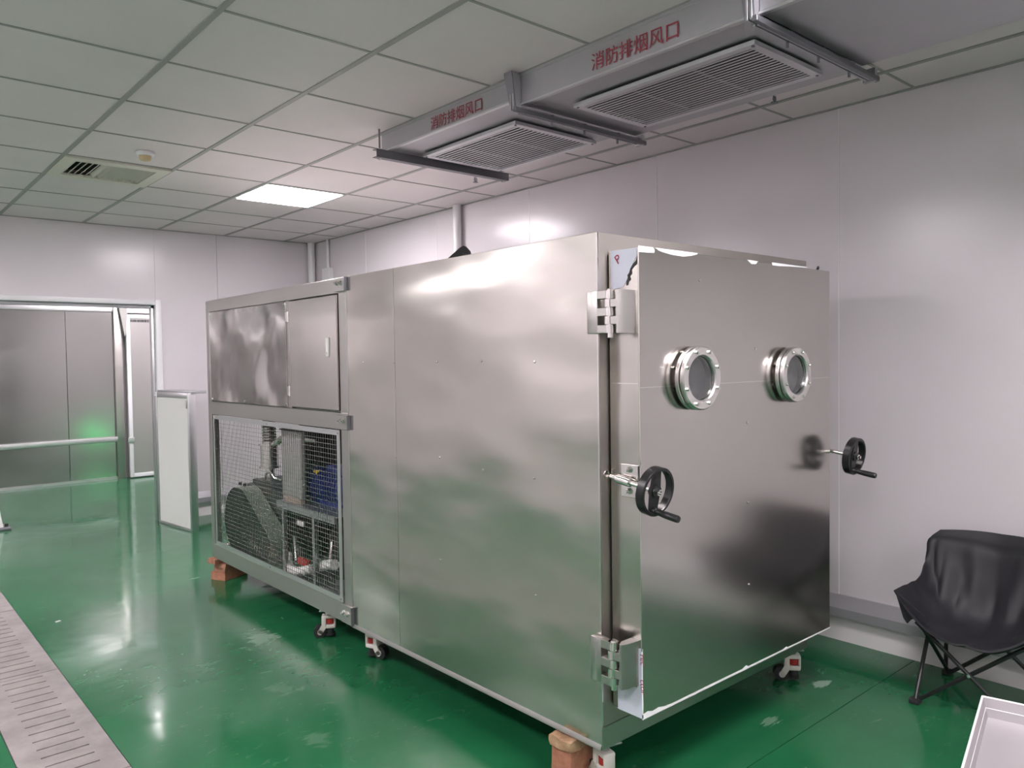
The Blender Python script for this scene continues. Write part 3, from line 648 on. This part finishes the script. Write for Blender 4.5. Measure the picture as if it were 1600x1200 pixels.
# casters (one built, the rest copied with their sub-parts)
def caster_proto():
    H = ZB; k = .92
    b = B(); b.box((-.036, -.024, .048), (.036, .024, .070), .008); b.box((-.036, -.026, .048), (-.012, .026, .116), .007); b.box((.026, -.022, .06), (.036, .022, .112), .004); b.box((-.036, -.024, .100), (.036, .024, .118), .006)
    b.cyl((-.044, -.027, .032), (-.044, .027, .032), .014, n=16)
    b.prism([(-.058, -.027, .030), (-.036, -.027, .020), (-.016, -.027, .05), (-.016, -.027, .07), (-.036, -.027, .07)], (0, .006, 0)); b.prism([(-.058, .021, .030), (-.036, .021, .020), (-.016, .021, .05), (-.016, .021, .07), (-.036, .021, .07)], (0, .006, 0))
    o = b.obj('caster', 'white_caster', None, base=False)
    W[o.name] = Matrix()
    B().cyl((-.046, -.018, .032), (-.046, .018, .032), .032, n=32).obj('wheel', 'rubber', o)
    B().cyl((.007, 0, .074), (.007, 0, .098), .023, n=18).obj('levelling_ring', 'red', o)
    B().cyl((.007, 0, .020), (.007, 0, .049), .020, n=18).cyl((.007, 0, .012), (.007, 0, .022), .026, n=20).obj('foot_pad', 'rubber', o)
    B().cyl((0, 0, .117), (0, 0, H - .008), .018, n=18).obj('swivel', 'steel_frame', o)
    B().box((-.045, -.045, H - .008), (.045, .045, H - .001), .002, 1).obj('mount_plate', 'galv', o)
    return o
cp = caster_proto()
def put_caster(x, y, rz, parent, first=False):
    m = Matrix.Translation((x, y, 0)) @ Matrix.Rotation(rz, 4, 'Z')
    if first:
        cp.matrix_basis = m; W[cp.name] = m; attach(cp, parent); return cp
    return dup(cp, m, parent)
put_caster(1.945, 3.29, math.radians(112), ch, True)
put_caster(1.930, 1.768, math.radians(-105), ch)
put_caster(X1 - .030, 1.775, math.radians(-50), ch)
put_caster(X1 - .085, 3.28, math.radians(100), ch)

# ------------------------------------------------------------------ equipment cabinet on the far end
FY0, FY1 = CY + .002, 5.222
eq = thing('equipment_cabinet', 'stainless equipment frame with wire mesh lower half bolted to the chamber', 'machine', (2.5, 4.3, 0))
for (xa, xb) in ((MX, MX + .05), (X1 - .05, X1)):
    B().box((xa, FY0, ZB), (xb, FY0 + .075, ZT), .003, 1).obj('post', 'steel_frame', eq); B().box((xa, FY1 - .055, ZB), (xb, FY1, ZT), .003, 1).obj('post', 'steel_frame', eq)
    for z0, z1, nm in ((1.778, ZT, 'top_rail'), (1.110, 1.196, 'middle_rail'), (ZB, .250, 'bottom_rail')):
        B().box((xa - (.002 if xa == MX else 0), FY0 + .075 * (xa != MX), z0), (xb - .002, FY1 - .0555 + .0 * (xa == MX), z1), .003, 1).obj(nm, 'steel_frame', eq)
for z0, z1 in ((1.78, ZT), (1.115, 1.19), (ZB, .23)):
    B().box((MX + .05, FY1 - .052, z0), (X1 - .05, FY1 - .002, z1), .003, 1).obj('end_rail', 'steel_frame', eq); B().box((MX + .05, FY0 + .002, z0), (X1 - .05, FY0 + .048, z1), .003, 1).obj('end_rail', 'steel_frame', eq)
B().box((MX + .002, FY0 + .002, ZT - .003), (X1, FY1 - .002, ZT + .001), .001, 1).obj('top_sheet', 'steel_bright', eq)
B().box((MX + .051, FY0 + .05, 1.12), (X1 - .051, FY1 - .053, 1.125)).obj('shade_sheet', 'parts_and_shade', eq, False)  # unseen dark sheet added to keep the lower half shaded
B().box((MX + .06, FY0 + .001, .24), (X1 - .06, FY0 + .012, 1.112)).obj('chamber_end_shade', 'parts_and_shade', eq, False)  # dark sheet in place of the shade on the chamber's end
for y in (3.75, 4.15, 4.55, 4.95): B().box((MX + .05, y, .16), (X1 - .05, y + .05, .20), .002, 1).obj('cross_bar', 'galv', eq)
B().box((MX + .05, 4.42, .2), (2.5, 4.85, .206)).obj('tray_sheet', 'guard_cover', eq, False)
B().box((MX + .001, 3.972, 1.196), (MX + .03, 4.022, 1.778), .002, 1).obj('divider', 'steel_frame', eq)
B().box((MX + .02, FY0 + .05, 1.2), (MX + .035, FY1 - .06, 1.776)).obj('inner_lining', 'parts_and_shade', eq, False)
# fixed upper panel with screws
up = B().box((MX - .004, 4.012, 1.200), (MX + .001, 5.150, 1.776), .001, 1).obj('upper_panel', 'steel_warp', eq)
for y in (4.03, 4.60, 5.13):
    for z in (1.214, 1.762): B().lathe([(.006, 0), (.005, .0025), (.002, .0035)], (MX - .004, y, z), (-1, 0, 0), 10, False).obj('screw', 'chrome', up)
# hinged upper door
ud = B().box((MX - .010, 3.436, 1.206), (MX + .001, 3.958, 1.772), .0015, 1).obj('cabinet_door', 'steel_door', eq)
B().box((MX - .018, 3.512, 1.47), (MX - .010, 3.534, 1.565), .002).obj('latch', 'white_panel', ud); B().cyl((MX - .018, 3.523, 1.488), (MX - .021, 3.523, 1.488), .006, n=12).obj('keyhole', 'chrome', ud)
for z in (1.29, 1.69): B().cyl((MX - .010, 3.966, z - .028), (MX - .010, 3.966, z + .028), .007, n=12).box((MX - .008, 3.966, z - .025), (MX - .002, 4.0, z + .025)).obj('door_hinge', 'steel_bright', ud)
# mesh screen
sc = B(); y0, y1, z0, z1, f = 3.434, 5.122, .254, 1.108, .026; xa, xb = MX - .008, MX - .0025
sc.box((xa, y0, z0), (xb, y0 + f, z1)).box((xa, y1 - f, z0), (xb, y1, z1)).box((xa, y0 + f, z0), (xb, y1 - f, z0 + f)).box((xa, y0 + f, z1 - f), (xb, y1 - f, z1))
ms = sc.obj('mesh_screen', 'alu', eq, False)
wm = B(); r = .0013; stp = .0245
ny = int((y1 - y0 - 2 * f) / stp); nz = int((z1 - z0 - 2 * f) / stp)
def stick(p0, p1): wm.cyl(p0, p1, r, n=4, cap=False)
for k in range(1, ny + 1):
    y = y0 + f + k * (y1 - y0 - 2 * f) / (ny + 1); stick((MX - .004, y, z0 + f * .6), (MX - .004, y, z1 - f * .6))
for k in range(1, nz + 1):
    z = z0 + f + k * (z1 - z0 - 2 * f) / (nz + 1); stick((MX - .0062, y0 + f * .6, z), (MX - .0062, y1 - f * .6, z))
wm.obj('wire_mesh', 'chrome', ms, False, kind='stuff')
for y, z in ((y0 + .014, z1 - .014), (y0 + .014, z0 + .014), (y1 - .014, z1 - .014), (y1 - .014, z0 + .014), ((y0 + y1) / 2, z1 - .014), ((y0 + y1) / 2, z0 + .014)):
    B().lathe([(.006, 0), (.005, .0025), (.002, .0035)], (xa, y, z), (-1, 0, 0), 10, False).obj('screw', 'chrome', ms)
# joint plates bolted to the chamber
for z0, z1 in ((1.785, 1.850), (1.115, 1.185), (.160, .250)):
    j = B().box((MX - .014, CY - .012, z0), (MX - .002, CY + .088, z1), .0015, 1).obj('joint_plate', 'steel_frame', eq)
    B().box((MX - .018, CY - .018, z0), (MX - .0005, CY - .0122, z1), .001, 1).obj('joint_edge', 'galv_dark', j)
    for y in (CY + .022, CY + .058):
        zc = (z0 + z1) / 2 + .006
        B().cyl((MX - .014, y, zc), (MX - .018, y, zc), .013, n=18).cyl((MX - .018, y, zc), (MX - .027, y, zc), .010, n=6).cyl((MX - .027, y, zc), (MX - .034, y, zc), .005, n=10).obj('bolt', 'chrome', j)
put_caster(1.920, 3.70, math.radians(-32), eq); put_caster(X1 - .06, 3.70, math.radians(60), eq); put_caster(X1 - .06, 5.14, math.radians(20), eq)

# ------------------------------------------------------------------ machinery behind the mesh
vp = thing('vacuum_pump', 'dark belt driven vacuum pump with a round belt guard behind the wire mesh', 'pump', (2.15, 4.8, .2))
def hull(c0, r0, c1, r1, n=40):
    d = math.hypot(c1[0] - c0[0], c1[1] - c0[1]); ang0 = math.atan2(c1[1] - c0[1], c1[0] - c0[0]); al = math.acos((r0 - r1) / d); P = []
    for k in range(n + 1):
        t = ang0 + al + (2 * PI - 2 * al) * k / n; P.append((c0[0] + r0 * math.cos(t), c0[1] + r0 * math.sin(t)))
    for k in range(n // 2 + 1):
        t = ang0 - al + 2 * al * k / (n // 2); P.append((c1[0] + r1 * math.cos(t), c1[1] + r1 * math.sin(t)))
    return P
hp = hull((4.915, .425), .220, (4.535, .345), .085)
B().prism([(1.925, y, z) for y, z in hp], (.006, 0, 0)).obj('guard_face', 'pump_dark', vp)
gd = B(); n = len(hp)
A_ = [gd.bm.verts.new((1.931, y, z)) for y, z in hp]; D_ = [gd.bm.verts.new((2.045, y, z)) for y, z in hp]
for k in range(n): gd.bm.faces.new((A_[k], A_[(k + 1) % n], D_[(k + 1) % n], D_[k]))
gd.obj('guard_cover', 'guard_cover', vp)
B().cyl((1.924, 4.915, .425), (1.919, 4.915, .425), .05, n=24).obj('guard_hub', 'rubber', vp)
for k in range(6):
    t = k * PI / 3; B().lathe([(.022, 0), (.022, .002), (.016, .002), (.016, 0)], (1.925, 4.915 + .12 * math.cos(t), .425 + .12 * math.sin(t)), (-1, 0, 0), 14).obj('guard_ring', 'rubber', vp)
B().box((2.06, 4.50, .21), (2.50, 5.10, .64), .012).box((2.10, 4.46, .62), (2.46, 5.09, .665), .008).obj('pump_body', 'pump_dark', vp)
B().box((2.03, 4.45, .2), (2.55, 5.13, .215)).obj('pump_base', 'galv', vp)
fx, fy = 2.2, 5.03
B().lathe([(.030, .66), (.030, .735), (.072, .735), (.072, .748), (.060, .750), (.060, .885), (.072, .887), (.072, .900), (.045, .902), (.045, .915)], (fx, fy, 0), (0, 0, 1), 32, False).obj('inlet_filter', 'steel_bright', vp)
pr_ = [(.046, .915)]
for k in range(9): pr_ += [(.052, .922 + k * .018), (.044, .931 + k * .018)]
B().lathe(pr_ + [(.044, 1.10)], (fx, fy, 0), (0, 0, 1), 28, False).obj('bellows', 'steel_bright', vp)
B().tube([(2.2, 4.95, .90), (2.2, 4.8, .955), (2.21, 4.60, .965), (2.21, 4.34, .965)], .022, 12).obj('vacuum_pipe', 'steel_bright', vp)
B().tube([(2.12, 4.93, .665), (2.12, 4.91, .72), (2.13, 4.86, .73), (2.14, 4.82, .69), (2.16, 4.75, .685)], .009, 10).obj('gas_ballast_pipe', 'chrome', vp)
for y in (4.95, 5.02): B().cyl((1.99, y, .642), (1.99, y, .66), .012, n=8).obj('guard_bolt', 'rubber', vp)

sd_ = thing('equipment_stand', 'grey angle iron stand behind the mesh carrying the grey box and blue motor', 'stand', (2.1, 4.07, .2))
YS0, YS1, XS0, XS1 = 3.60, 4.300, 1.915, 2.36
b = B(); b.box((XS0, YS0, .606), (XS0 + .005, YS1, .645)).box((XS0, YS0, .640), (XS1, YS1, .645)).box((XS1 - .005, YS0, .606), (XS1, YS1, .640)).obj('stand_top', 'galv', sd_, False)
for y in (4.235, 3.86):
    for x in (XS0, XS1 - .035):
        B().box((x, y, .20), (x + .035, y + .004, .606)).box((x, y - .03, .20), (x + .004, y + .004, .606)).obj('leg', 'galv', sd_, False)
gb = thing('grey_box', 'grey upright metal box on the stand behind the mesh', 'box', (1.98, 4.16, .645))
B().box((1.945, 4.035, .675), (1.972, 4.285, 1.055), .004).obj('box_body', 'grey_box', gb)
B().box((1.943, 4.05, .645), (1.974, 4.27, .675), .003).obj('box_foot', 'rust', gb)
B().prism([(1.935, 4.03, 1.055), (1.935, 4.29, 1.055), (1.98, 4.29, 1.062), (1.98, 4.03, 1.062)], (0, 0, .004)).obj('box_lid', 'parts_and_shade', gb)
mo = thing('blue_motor', 'blue finned electric motor lying on the stand behind the mesh', 'motor', (2.15, 3.9, .645))
mc = (2.10, .745)
pts = [(.03, 0), (.075, .008), (.092, .03), (.092, .07), (.084, .075)]
for k in range(12): pts += [(.082, .08 + k * .03), (.096, .084 + k * .03), (.096, .092 + k * .03), (.082, .096 + k * .03)]
pts += [(.092, .45), (.092, .50), (.07, .52), (.03, .52)]
B().lathe(pts, (mc[0], 4.215, mc[1]), (0, -1, 0), 36, False).obj('motor_housing', 'blue', mo)
B().box((2.04, 3.68, .83), (2.15, 3.92, .872), .008).obj('terminal_box', 'blue', mo)
B().box((2.03, 3.78, .6455), (2.17, 4.10, .672), .004).obj('motor_foot', 'blue', mo)
B().cyl((2.02, 4.12, .72), (2.008, 4.12, .718), .014, n=14).obj('sticker', 'yellow', mo)
B().prism([(2.03, 4.07, .825), (2.03, 3.98, .838), (2.03, 4.02, .812)], (.004, 0, .003)).obj('label_tag', 'yellow', mo, False)
co = thing('condenser', 'black finned condenser block at the back of the mesh cabinet', 'condenser', (2.53, 4.16, .2))
B().box((2.335, 3.45, .675), (2.72, 4.87, 1.10), .004).obj('condenser_casing', 'parts_and_shade', co, False)
fn = B()
for k in range(39): fn.box((2.322, 3.47 + k * .0355, .69), (2.335, 3.474 + k * .0355, 1.08))
fn.obj('fin', 'pump_dark', co, False, kind='stuff')
for x, y in ((2.36, 3.49), (2.66, 3.49), (2.66, 4.80), (2.40, 4.36)): B().box((x, y, .20), (x + .03, y + .03, .675)).obj('condenser_leg', 'galv_dark', co, False)
cm = thing('compressor', 'black upright compressor low down behind the mesh', 'compressor', (2.2, 3.95, .2))
B().lathe([(.10, .2), (.125, .215), (.125, .44), (.10, .49), (.04, .51)], (2.22, 3.98, 0), (0, 0, 1), 32, False).obj('compressor_shell', 'pump_dark', cm)
B().lathe([(.09, .2), (.11, .215), (.11, .52), (.09, .565), (.03, .58)], (2.30, 3.66, 0), (0, 0, 1), 32, False).obj('compressor_shell', 'pump_dark', cm)
B().box((2.0, 3.50, .195), (2.44, 4.20, .203)).obj('compressor_base', 'galv', cm, False)
def hose(name, label, pts, r, m='hose', ribs=True):
    # corrugated: sample the path finely and vary the radius
    P = [Vector(p) for p in pts]; out = []; rad = []
    for i in range(len(P) - 1):
        n = max(2, int((P[i + 1] - P[i]).length / .006))
        for k in range(n): out.append(P[i].lerp(P[i + 1], k / n)); rad.append(r * (1 + (.10 * math.sin(len(out) * 1.6) if ribs else 0)))
    out.append(P[-1]); rad.append(r)
    return tag(B().tube(out, rad, 12).obj(name, m), label, 'hose', 'white hoses behind the mesh')
hose('white_hose', 'thick white insulated hose bent above the bottom rail behind the mesh', [(1.99, 4.32, .30), (1.955, 4.25, .275), (1.945, 4.20, .255), (1.945, 4.12, .255), (1.95, 4.04, .275), (1.96, 3.96, .30)], .024)
hose('copper_pipe', 'bright vertical pipe rising above the thick white hose', [(2.0, 4.255, .43), (2.0, 4.25, .37), (1.99, 4.22, .29)], .010, 'steel_bright', False)
hose('white_sleeve', 'short white sleeve on the pipe right of the stand leg', [(1.97, 3.83, .345), (1.965, 3.75, .362), (1.96, 3.70, .372)], .028, 'hose', False)
hose('riser_pipe', 'bright vertical pipe standing on the short white sleeve', [(1.98, 3.78, .36), (1.99, 3.79, .43), (2.0, 3.80, .47)], .010, 'steel_bright', False)
tag(B().box((1.955, 4.05, .52), (1.965, 4.13, .545), .003).obj('white_clip', 'hose'), 'small white tag under the stand top', 'tag')
tag(B().box((1.96, 4.03, .29), (1.99, 4.15, .33), .006).obj('red_valve', 'red'), 'dark red valve body above the thick white hose', 'valve')
tag(B().box((1.94, 3.44, .25), (1.985, 3.66, .30), .004).box((1.985, 3.46, .30), (2.0, 3.64, .34)).obj('channel_rail', 'galv_dark'), 'dark steel channel low at the right of the mesh', 'rail')

# ------------------------------------------------------------------ bricks and packing
def lump(name, lo, hi, m, label, cat, rz=0.0, jag=.006, group=None, cuts=3):
    b = B(); r_ = bmesh.ops.create_cube(b.bm, size=1.0); bmesh.ops.subdivide_edges(b.bm, edges=b.bm.edges[:], cuts=cuts, use_grid_fill=True)
    lo = Vector(lo); hi = Vector(hi); c = (lo + hi) / 2; d = hi - lo; rot = Matrix.Rotation(rz, 3, 'Z')
    for v in b.bm.verts:
        p = Vector((v.co.x * d.x, v.co.y * d.y, v.co.z * d.z)); p = rot @ p + c
        k = Vector((noise.noise(p * 23), noise.noise(p * 23 + Vector((5, 1, 2))), 0.35 * noise.noise(p * 23 + Vector((1, 8, 3))))) * jag
        if v.co.z > -.49: p += k
        else: p += Vector((k.x, k.y, 0))
        v.co = p
    o = b.obj(name, m, None, True, ang=40); tag(o, label, cat, group); return o
lump('brick', (1.838, 1.836, 0), (1.97, 1.928, .112), 'brick', 'orange brick on edge under the near corner of the chamber', 'brick', 0, .003)
lump('wood_block', (1.826, 1.832, .113), (1.96, 1.932, .146), 'wood', 'splintered brown wood packing on the near orange brick', 'wood', .05, .014, None, 5)
lump('brick', (1.874, 5.16, 0), (2.084, 5.28, .052), 'brick', 'orange brick lying flat under the far corner of the mesh cabinet', 'brick', math.radians(25.8), .004)
lump('brick_chunk', (1.885, 5.13, .053), (2.02, 5.235, .112), 'brick_dark', 'broken brown brick chunk on the flat far brick', 'brick', math.radians(20), .012, None, 4)
lump('brick_chip', (1.845, 5.15, .1155), (1.98, 5.24, .1465), 'brick_dark', 'thin flat brick chip wedged topmost of the far brick pile', 'brick', math.radians(10), .005)
lump('debris_chip', (.895, 4.965, 0), (.92, 4.98, .004), 'white_panel', 'tiny white scrap on the green floor beside the drain', 'scrap', .3, .002, None, 1)

# ------------------------------------------------------------------ folding chair
cc = 1.105
chair = thing('folding_chair', 'black fabric folding camp chair against the right wall', 'chair', (3.5, cc, 0))
rows = [  # edge, inner, centre: (x, half width, z), seat front to top of back
    [(3.300, .280, .461), (3.270, .165, .352), (3.262, .0, .316)],
    [(3.400, .282, .459), (3.330, .180, .345), (3.330, .0, .300)],
    [(3.480, .272, .467), (3.440, .190, .355), (3.450, .0, .295)],
    [(3.550, .266, .482), (3.530, .200, .385), (3.560, .0, .310)],
    [(3.600, .272, .520), (3.585, .205, .440), (3.620, .0, .370)],
    [(3.630, .278, .565), (3.630, .210, .530), (3.660, .0, .480)],
    [(3.650, .278, .618), (3.662, .205, .622), (3.690, .0, .600)],
    [(3.668, .236, .664), (3.692, .150, .672), (3.710, .0, .674)]]
def lerp(a, b, t): return tuple(x + (y - x) * t for x, y in zip(a, b))
fb = B(); grid = []
NV, NU = 44, 40
def sample(v, u):     # v 0..1 front to top, u -1..1
    f = v * (len(rows) - 1); i = min(int(f), len(rows) - 2); t = f - i; t = t
    def cr(k):
        P = [rows[max(i - 1, 0)][k], rows[i][k], rows[i + 1][k], rows[min(i + 2, len(rows) - 1)][k]]
        return tuple(.5 * (2 * P[1][q] + (P[2][q] - P[0][q]) * t + (2 * P[0][q] - 5 * P[1][q] + 4 * P[2][q] - P[3][q]) * t * t + (3 * P[1][q] - P[0][q] - 3 * P[2][q] + P[3][q]) * t ** 3) for q in range(3))
    e, n_, c = cr(0), cr(1), cr(2); a = abs(u)
    un = .62
    # quadratic through c (u=0), inner (u=.62), edge (u=1)
    l0 = (a - un) * (a - 1) / (un); l1 = a * (a - 1) / (un * (un - 1)); l2 = a * (a - un) / (1 - un)
    p = [c[q] * l0 + n_[q] * l1 + e[q] * l2 for q in range(3)]
    return Vector((p[0], cc + (p[1] if u >= 0 else -p[1]), p[2]))
for iv in range(NV + 1):
    v = iv / NV; r_ = []
    for iu in range(NU + 1):
        u = -1 + 2 * iu / NU; p = sample(v, u)
        # folds: vertical creases low in the back, soft ones elsewhere
        kf = math.exp(-((v - .58) / .20) ** 2)
        p.x += .034 * kf * noise.noise(Vector((u * 6.5, v * 2.5, 3.1))) + .012 * kf * noise.noise(Vector((u * 17, v * 5, 9.1))); p.z += .010 * kf * noise.noise(Vector((u * 9, v * 3, 8.0)))
        kb = math.exp(-((v - .25) / .2) ** 2); p.z += .014 * kb * noise.noise(Vector((u * 3.0, v * 9.0, 1.7)))
        p.x += .006 * math.exp(-((v - .86) / .02) ** 2)
        r_.append(fb.bm.verts.new(p))
    grid.append(r_)
for i in range(NV):
    for j in range(NU): fb.bm.faces.new((grid[i][j], grid[i][j + 1], grid[i + 1][j + 1], grid[i + 1][j]))
seat = fb.obj('seat_fabric', 'fabric', chair, True, ang=80)
so = seat.modifiers.new('solid', 'SOLIDIFY'); so.thickness = .008; so.offset = 0
for s in (1, -1):
    y = cc + s * .285
    B().prism([(3.300, cc + s * d, z) for d, z in ((.276, .456), (.258, .40), (.243, .353), (.228, .333), (.214, .352), (.196, .362), (.166, .352), (.145, .358), (.150, .37), (.21, .41))], (.012, 0, 0)).obj('corner_pocket', 'fabric', chair)
def leg(pts, r=.0085): return B().tube(pts, r, 10).obj('leg', 'leg_black', chair)
for s in (1, -1):
    Y = cc + s * .205
    leg([(3.325, Y, .012), (3.66, Y + s * .03, .46)])                       # front foot to back
    leg([(3.33, Y - s * .012, .345), (3.735, Y + s * .018, .012)])          # seat front to rear foot
    leg([(3.735, Y + s * .03, .012), (3.69, Y + s * .01, .66)])             # rear upright
    B().box((3.305, Y - .02, 0), (3.345, Y + .02, .022), .005).obj('foot', 'rubber', chair); B().box((3.715, Y + s * .022 - .02, 0), (3.755, Y + s * .022 + .02, .022), .005).obj('foot', 'rubber', chair)
leg([(3.318, cc + .20, .345), (3.318, cc - .20, .012)]); leg([(3.334, cc - .20, .345), (3.334, cc + .20, .012)])
leg([(3.70, cc + .215, .015), (3.70, cc + .01, .19)]); leg([(3.70, cc - .215, .015), (3.70, cc - .01, .19)])
B().cyl((3.308, cc, .178), (3.344, cc, .178), .007, n=10).obj('pivot', 'chrome', chair); B().box((3.685, cc - .025, .178), (3.715, cc + .025, .205), .005).obj('hub', 'leg_black', chair)

# ------------------------------------------------------------------ tray on a low cart at the right edge
tz = .52
s_ = (1.4494 - tz) / (1.4494 - .5)
c0 = Vector((2.355 * s_, .751 * s_, 0)); lv = Vector((-.975, -.222, 0)).normalized(); tv = Vector((.222, -.975, 0)).normalized()
def TP(a, b_, z): p = c0 + lv * a + tv * b_; return (p.x, p.y, z)
TL, TW = .62, .46
tray = thing('metal_tray', 'shallow pale metal tray at the lower right corner', 'tray', TP(TL / 2, TW / 2, tz - .05))
B().prism([TP(.012, .012, tz - .05), TP(TL - .012, .012, tz - .05), TP(TL - .012, TW - .012, tz - .05), TP(.012, TW - .012, tz - .05)], (0, 0, .002)).obj('tray_base', 'tray', tray, False)
for (a0, b0, a1, b1, ia, ib) in ((0, 0, TL, 0, 0, 1), (0, TW, TL, TW, 0, -1), (0, 0, 0, TW, 1, 0), (TL, 0, TL, TW, -1, 0)):
    q = B(); k = .012; t_ = .0022
    q.prism([TP(a0, b0, tz), TP(a0 + ia * t_, b0 + ib * t_, tz), TP(a0 + ia * (k + t_), b0 + ib * (k + t_), tz - .05), TP(a0 + ia * k, b0 + ib * k, tz - .05)], (TP(a1, b1, 0)[0] - TP(a0, b0, 0)[0], TP(a1, b1, 0)[1] - TP(a0, b0, 0)[1], 0))
    q.obj('tray_wall', 'tray', tray, False)
    B().tube([TP(a0, b0, tz), TP(a1, b1, tz)], .0028, 8).obj('rolled_rim', 'alu_white', tray)
    o0, o1 = (TP(a0 + ia * .008, b0 + ib * .008, tz - .026), TP(a1 + ia * .008, b1 + ib * .008, tz - .026)); B().tube([o0, o1], .0011, 6).obj('fold_line', 'alu_white', tray)
cart = thing('low_cart', 'low steel cart carrying the pale tray, below the picture edge', 'cart', TP(TL / 2, TW / 2, 0))
B().prism([TP(.05, .05, tz - .054), TP(TL - .03, .05, tz - .054), TP(TL - .03, TW - .03, tz - .054), TP(.05, TW - .03, tz - .054)], (0, 0, .0035)).obj('cart_top', 'steel_frame', cart, False)
for a_, b_ in ((.09, .09), (TL - .06, .09), (.09, TW - .06), (TL - .06, TW - .06)):
    B().cyl(TP(a_, b_, 0), TP(a_, b_, tz - .054), .012, n=14).obj('leg', 'steel_frame', cart)
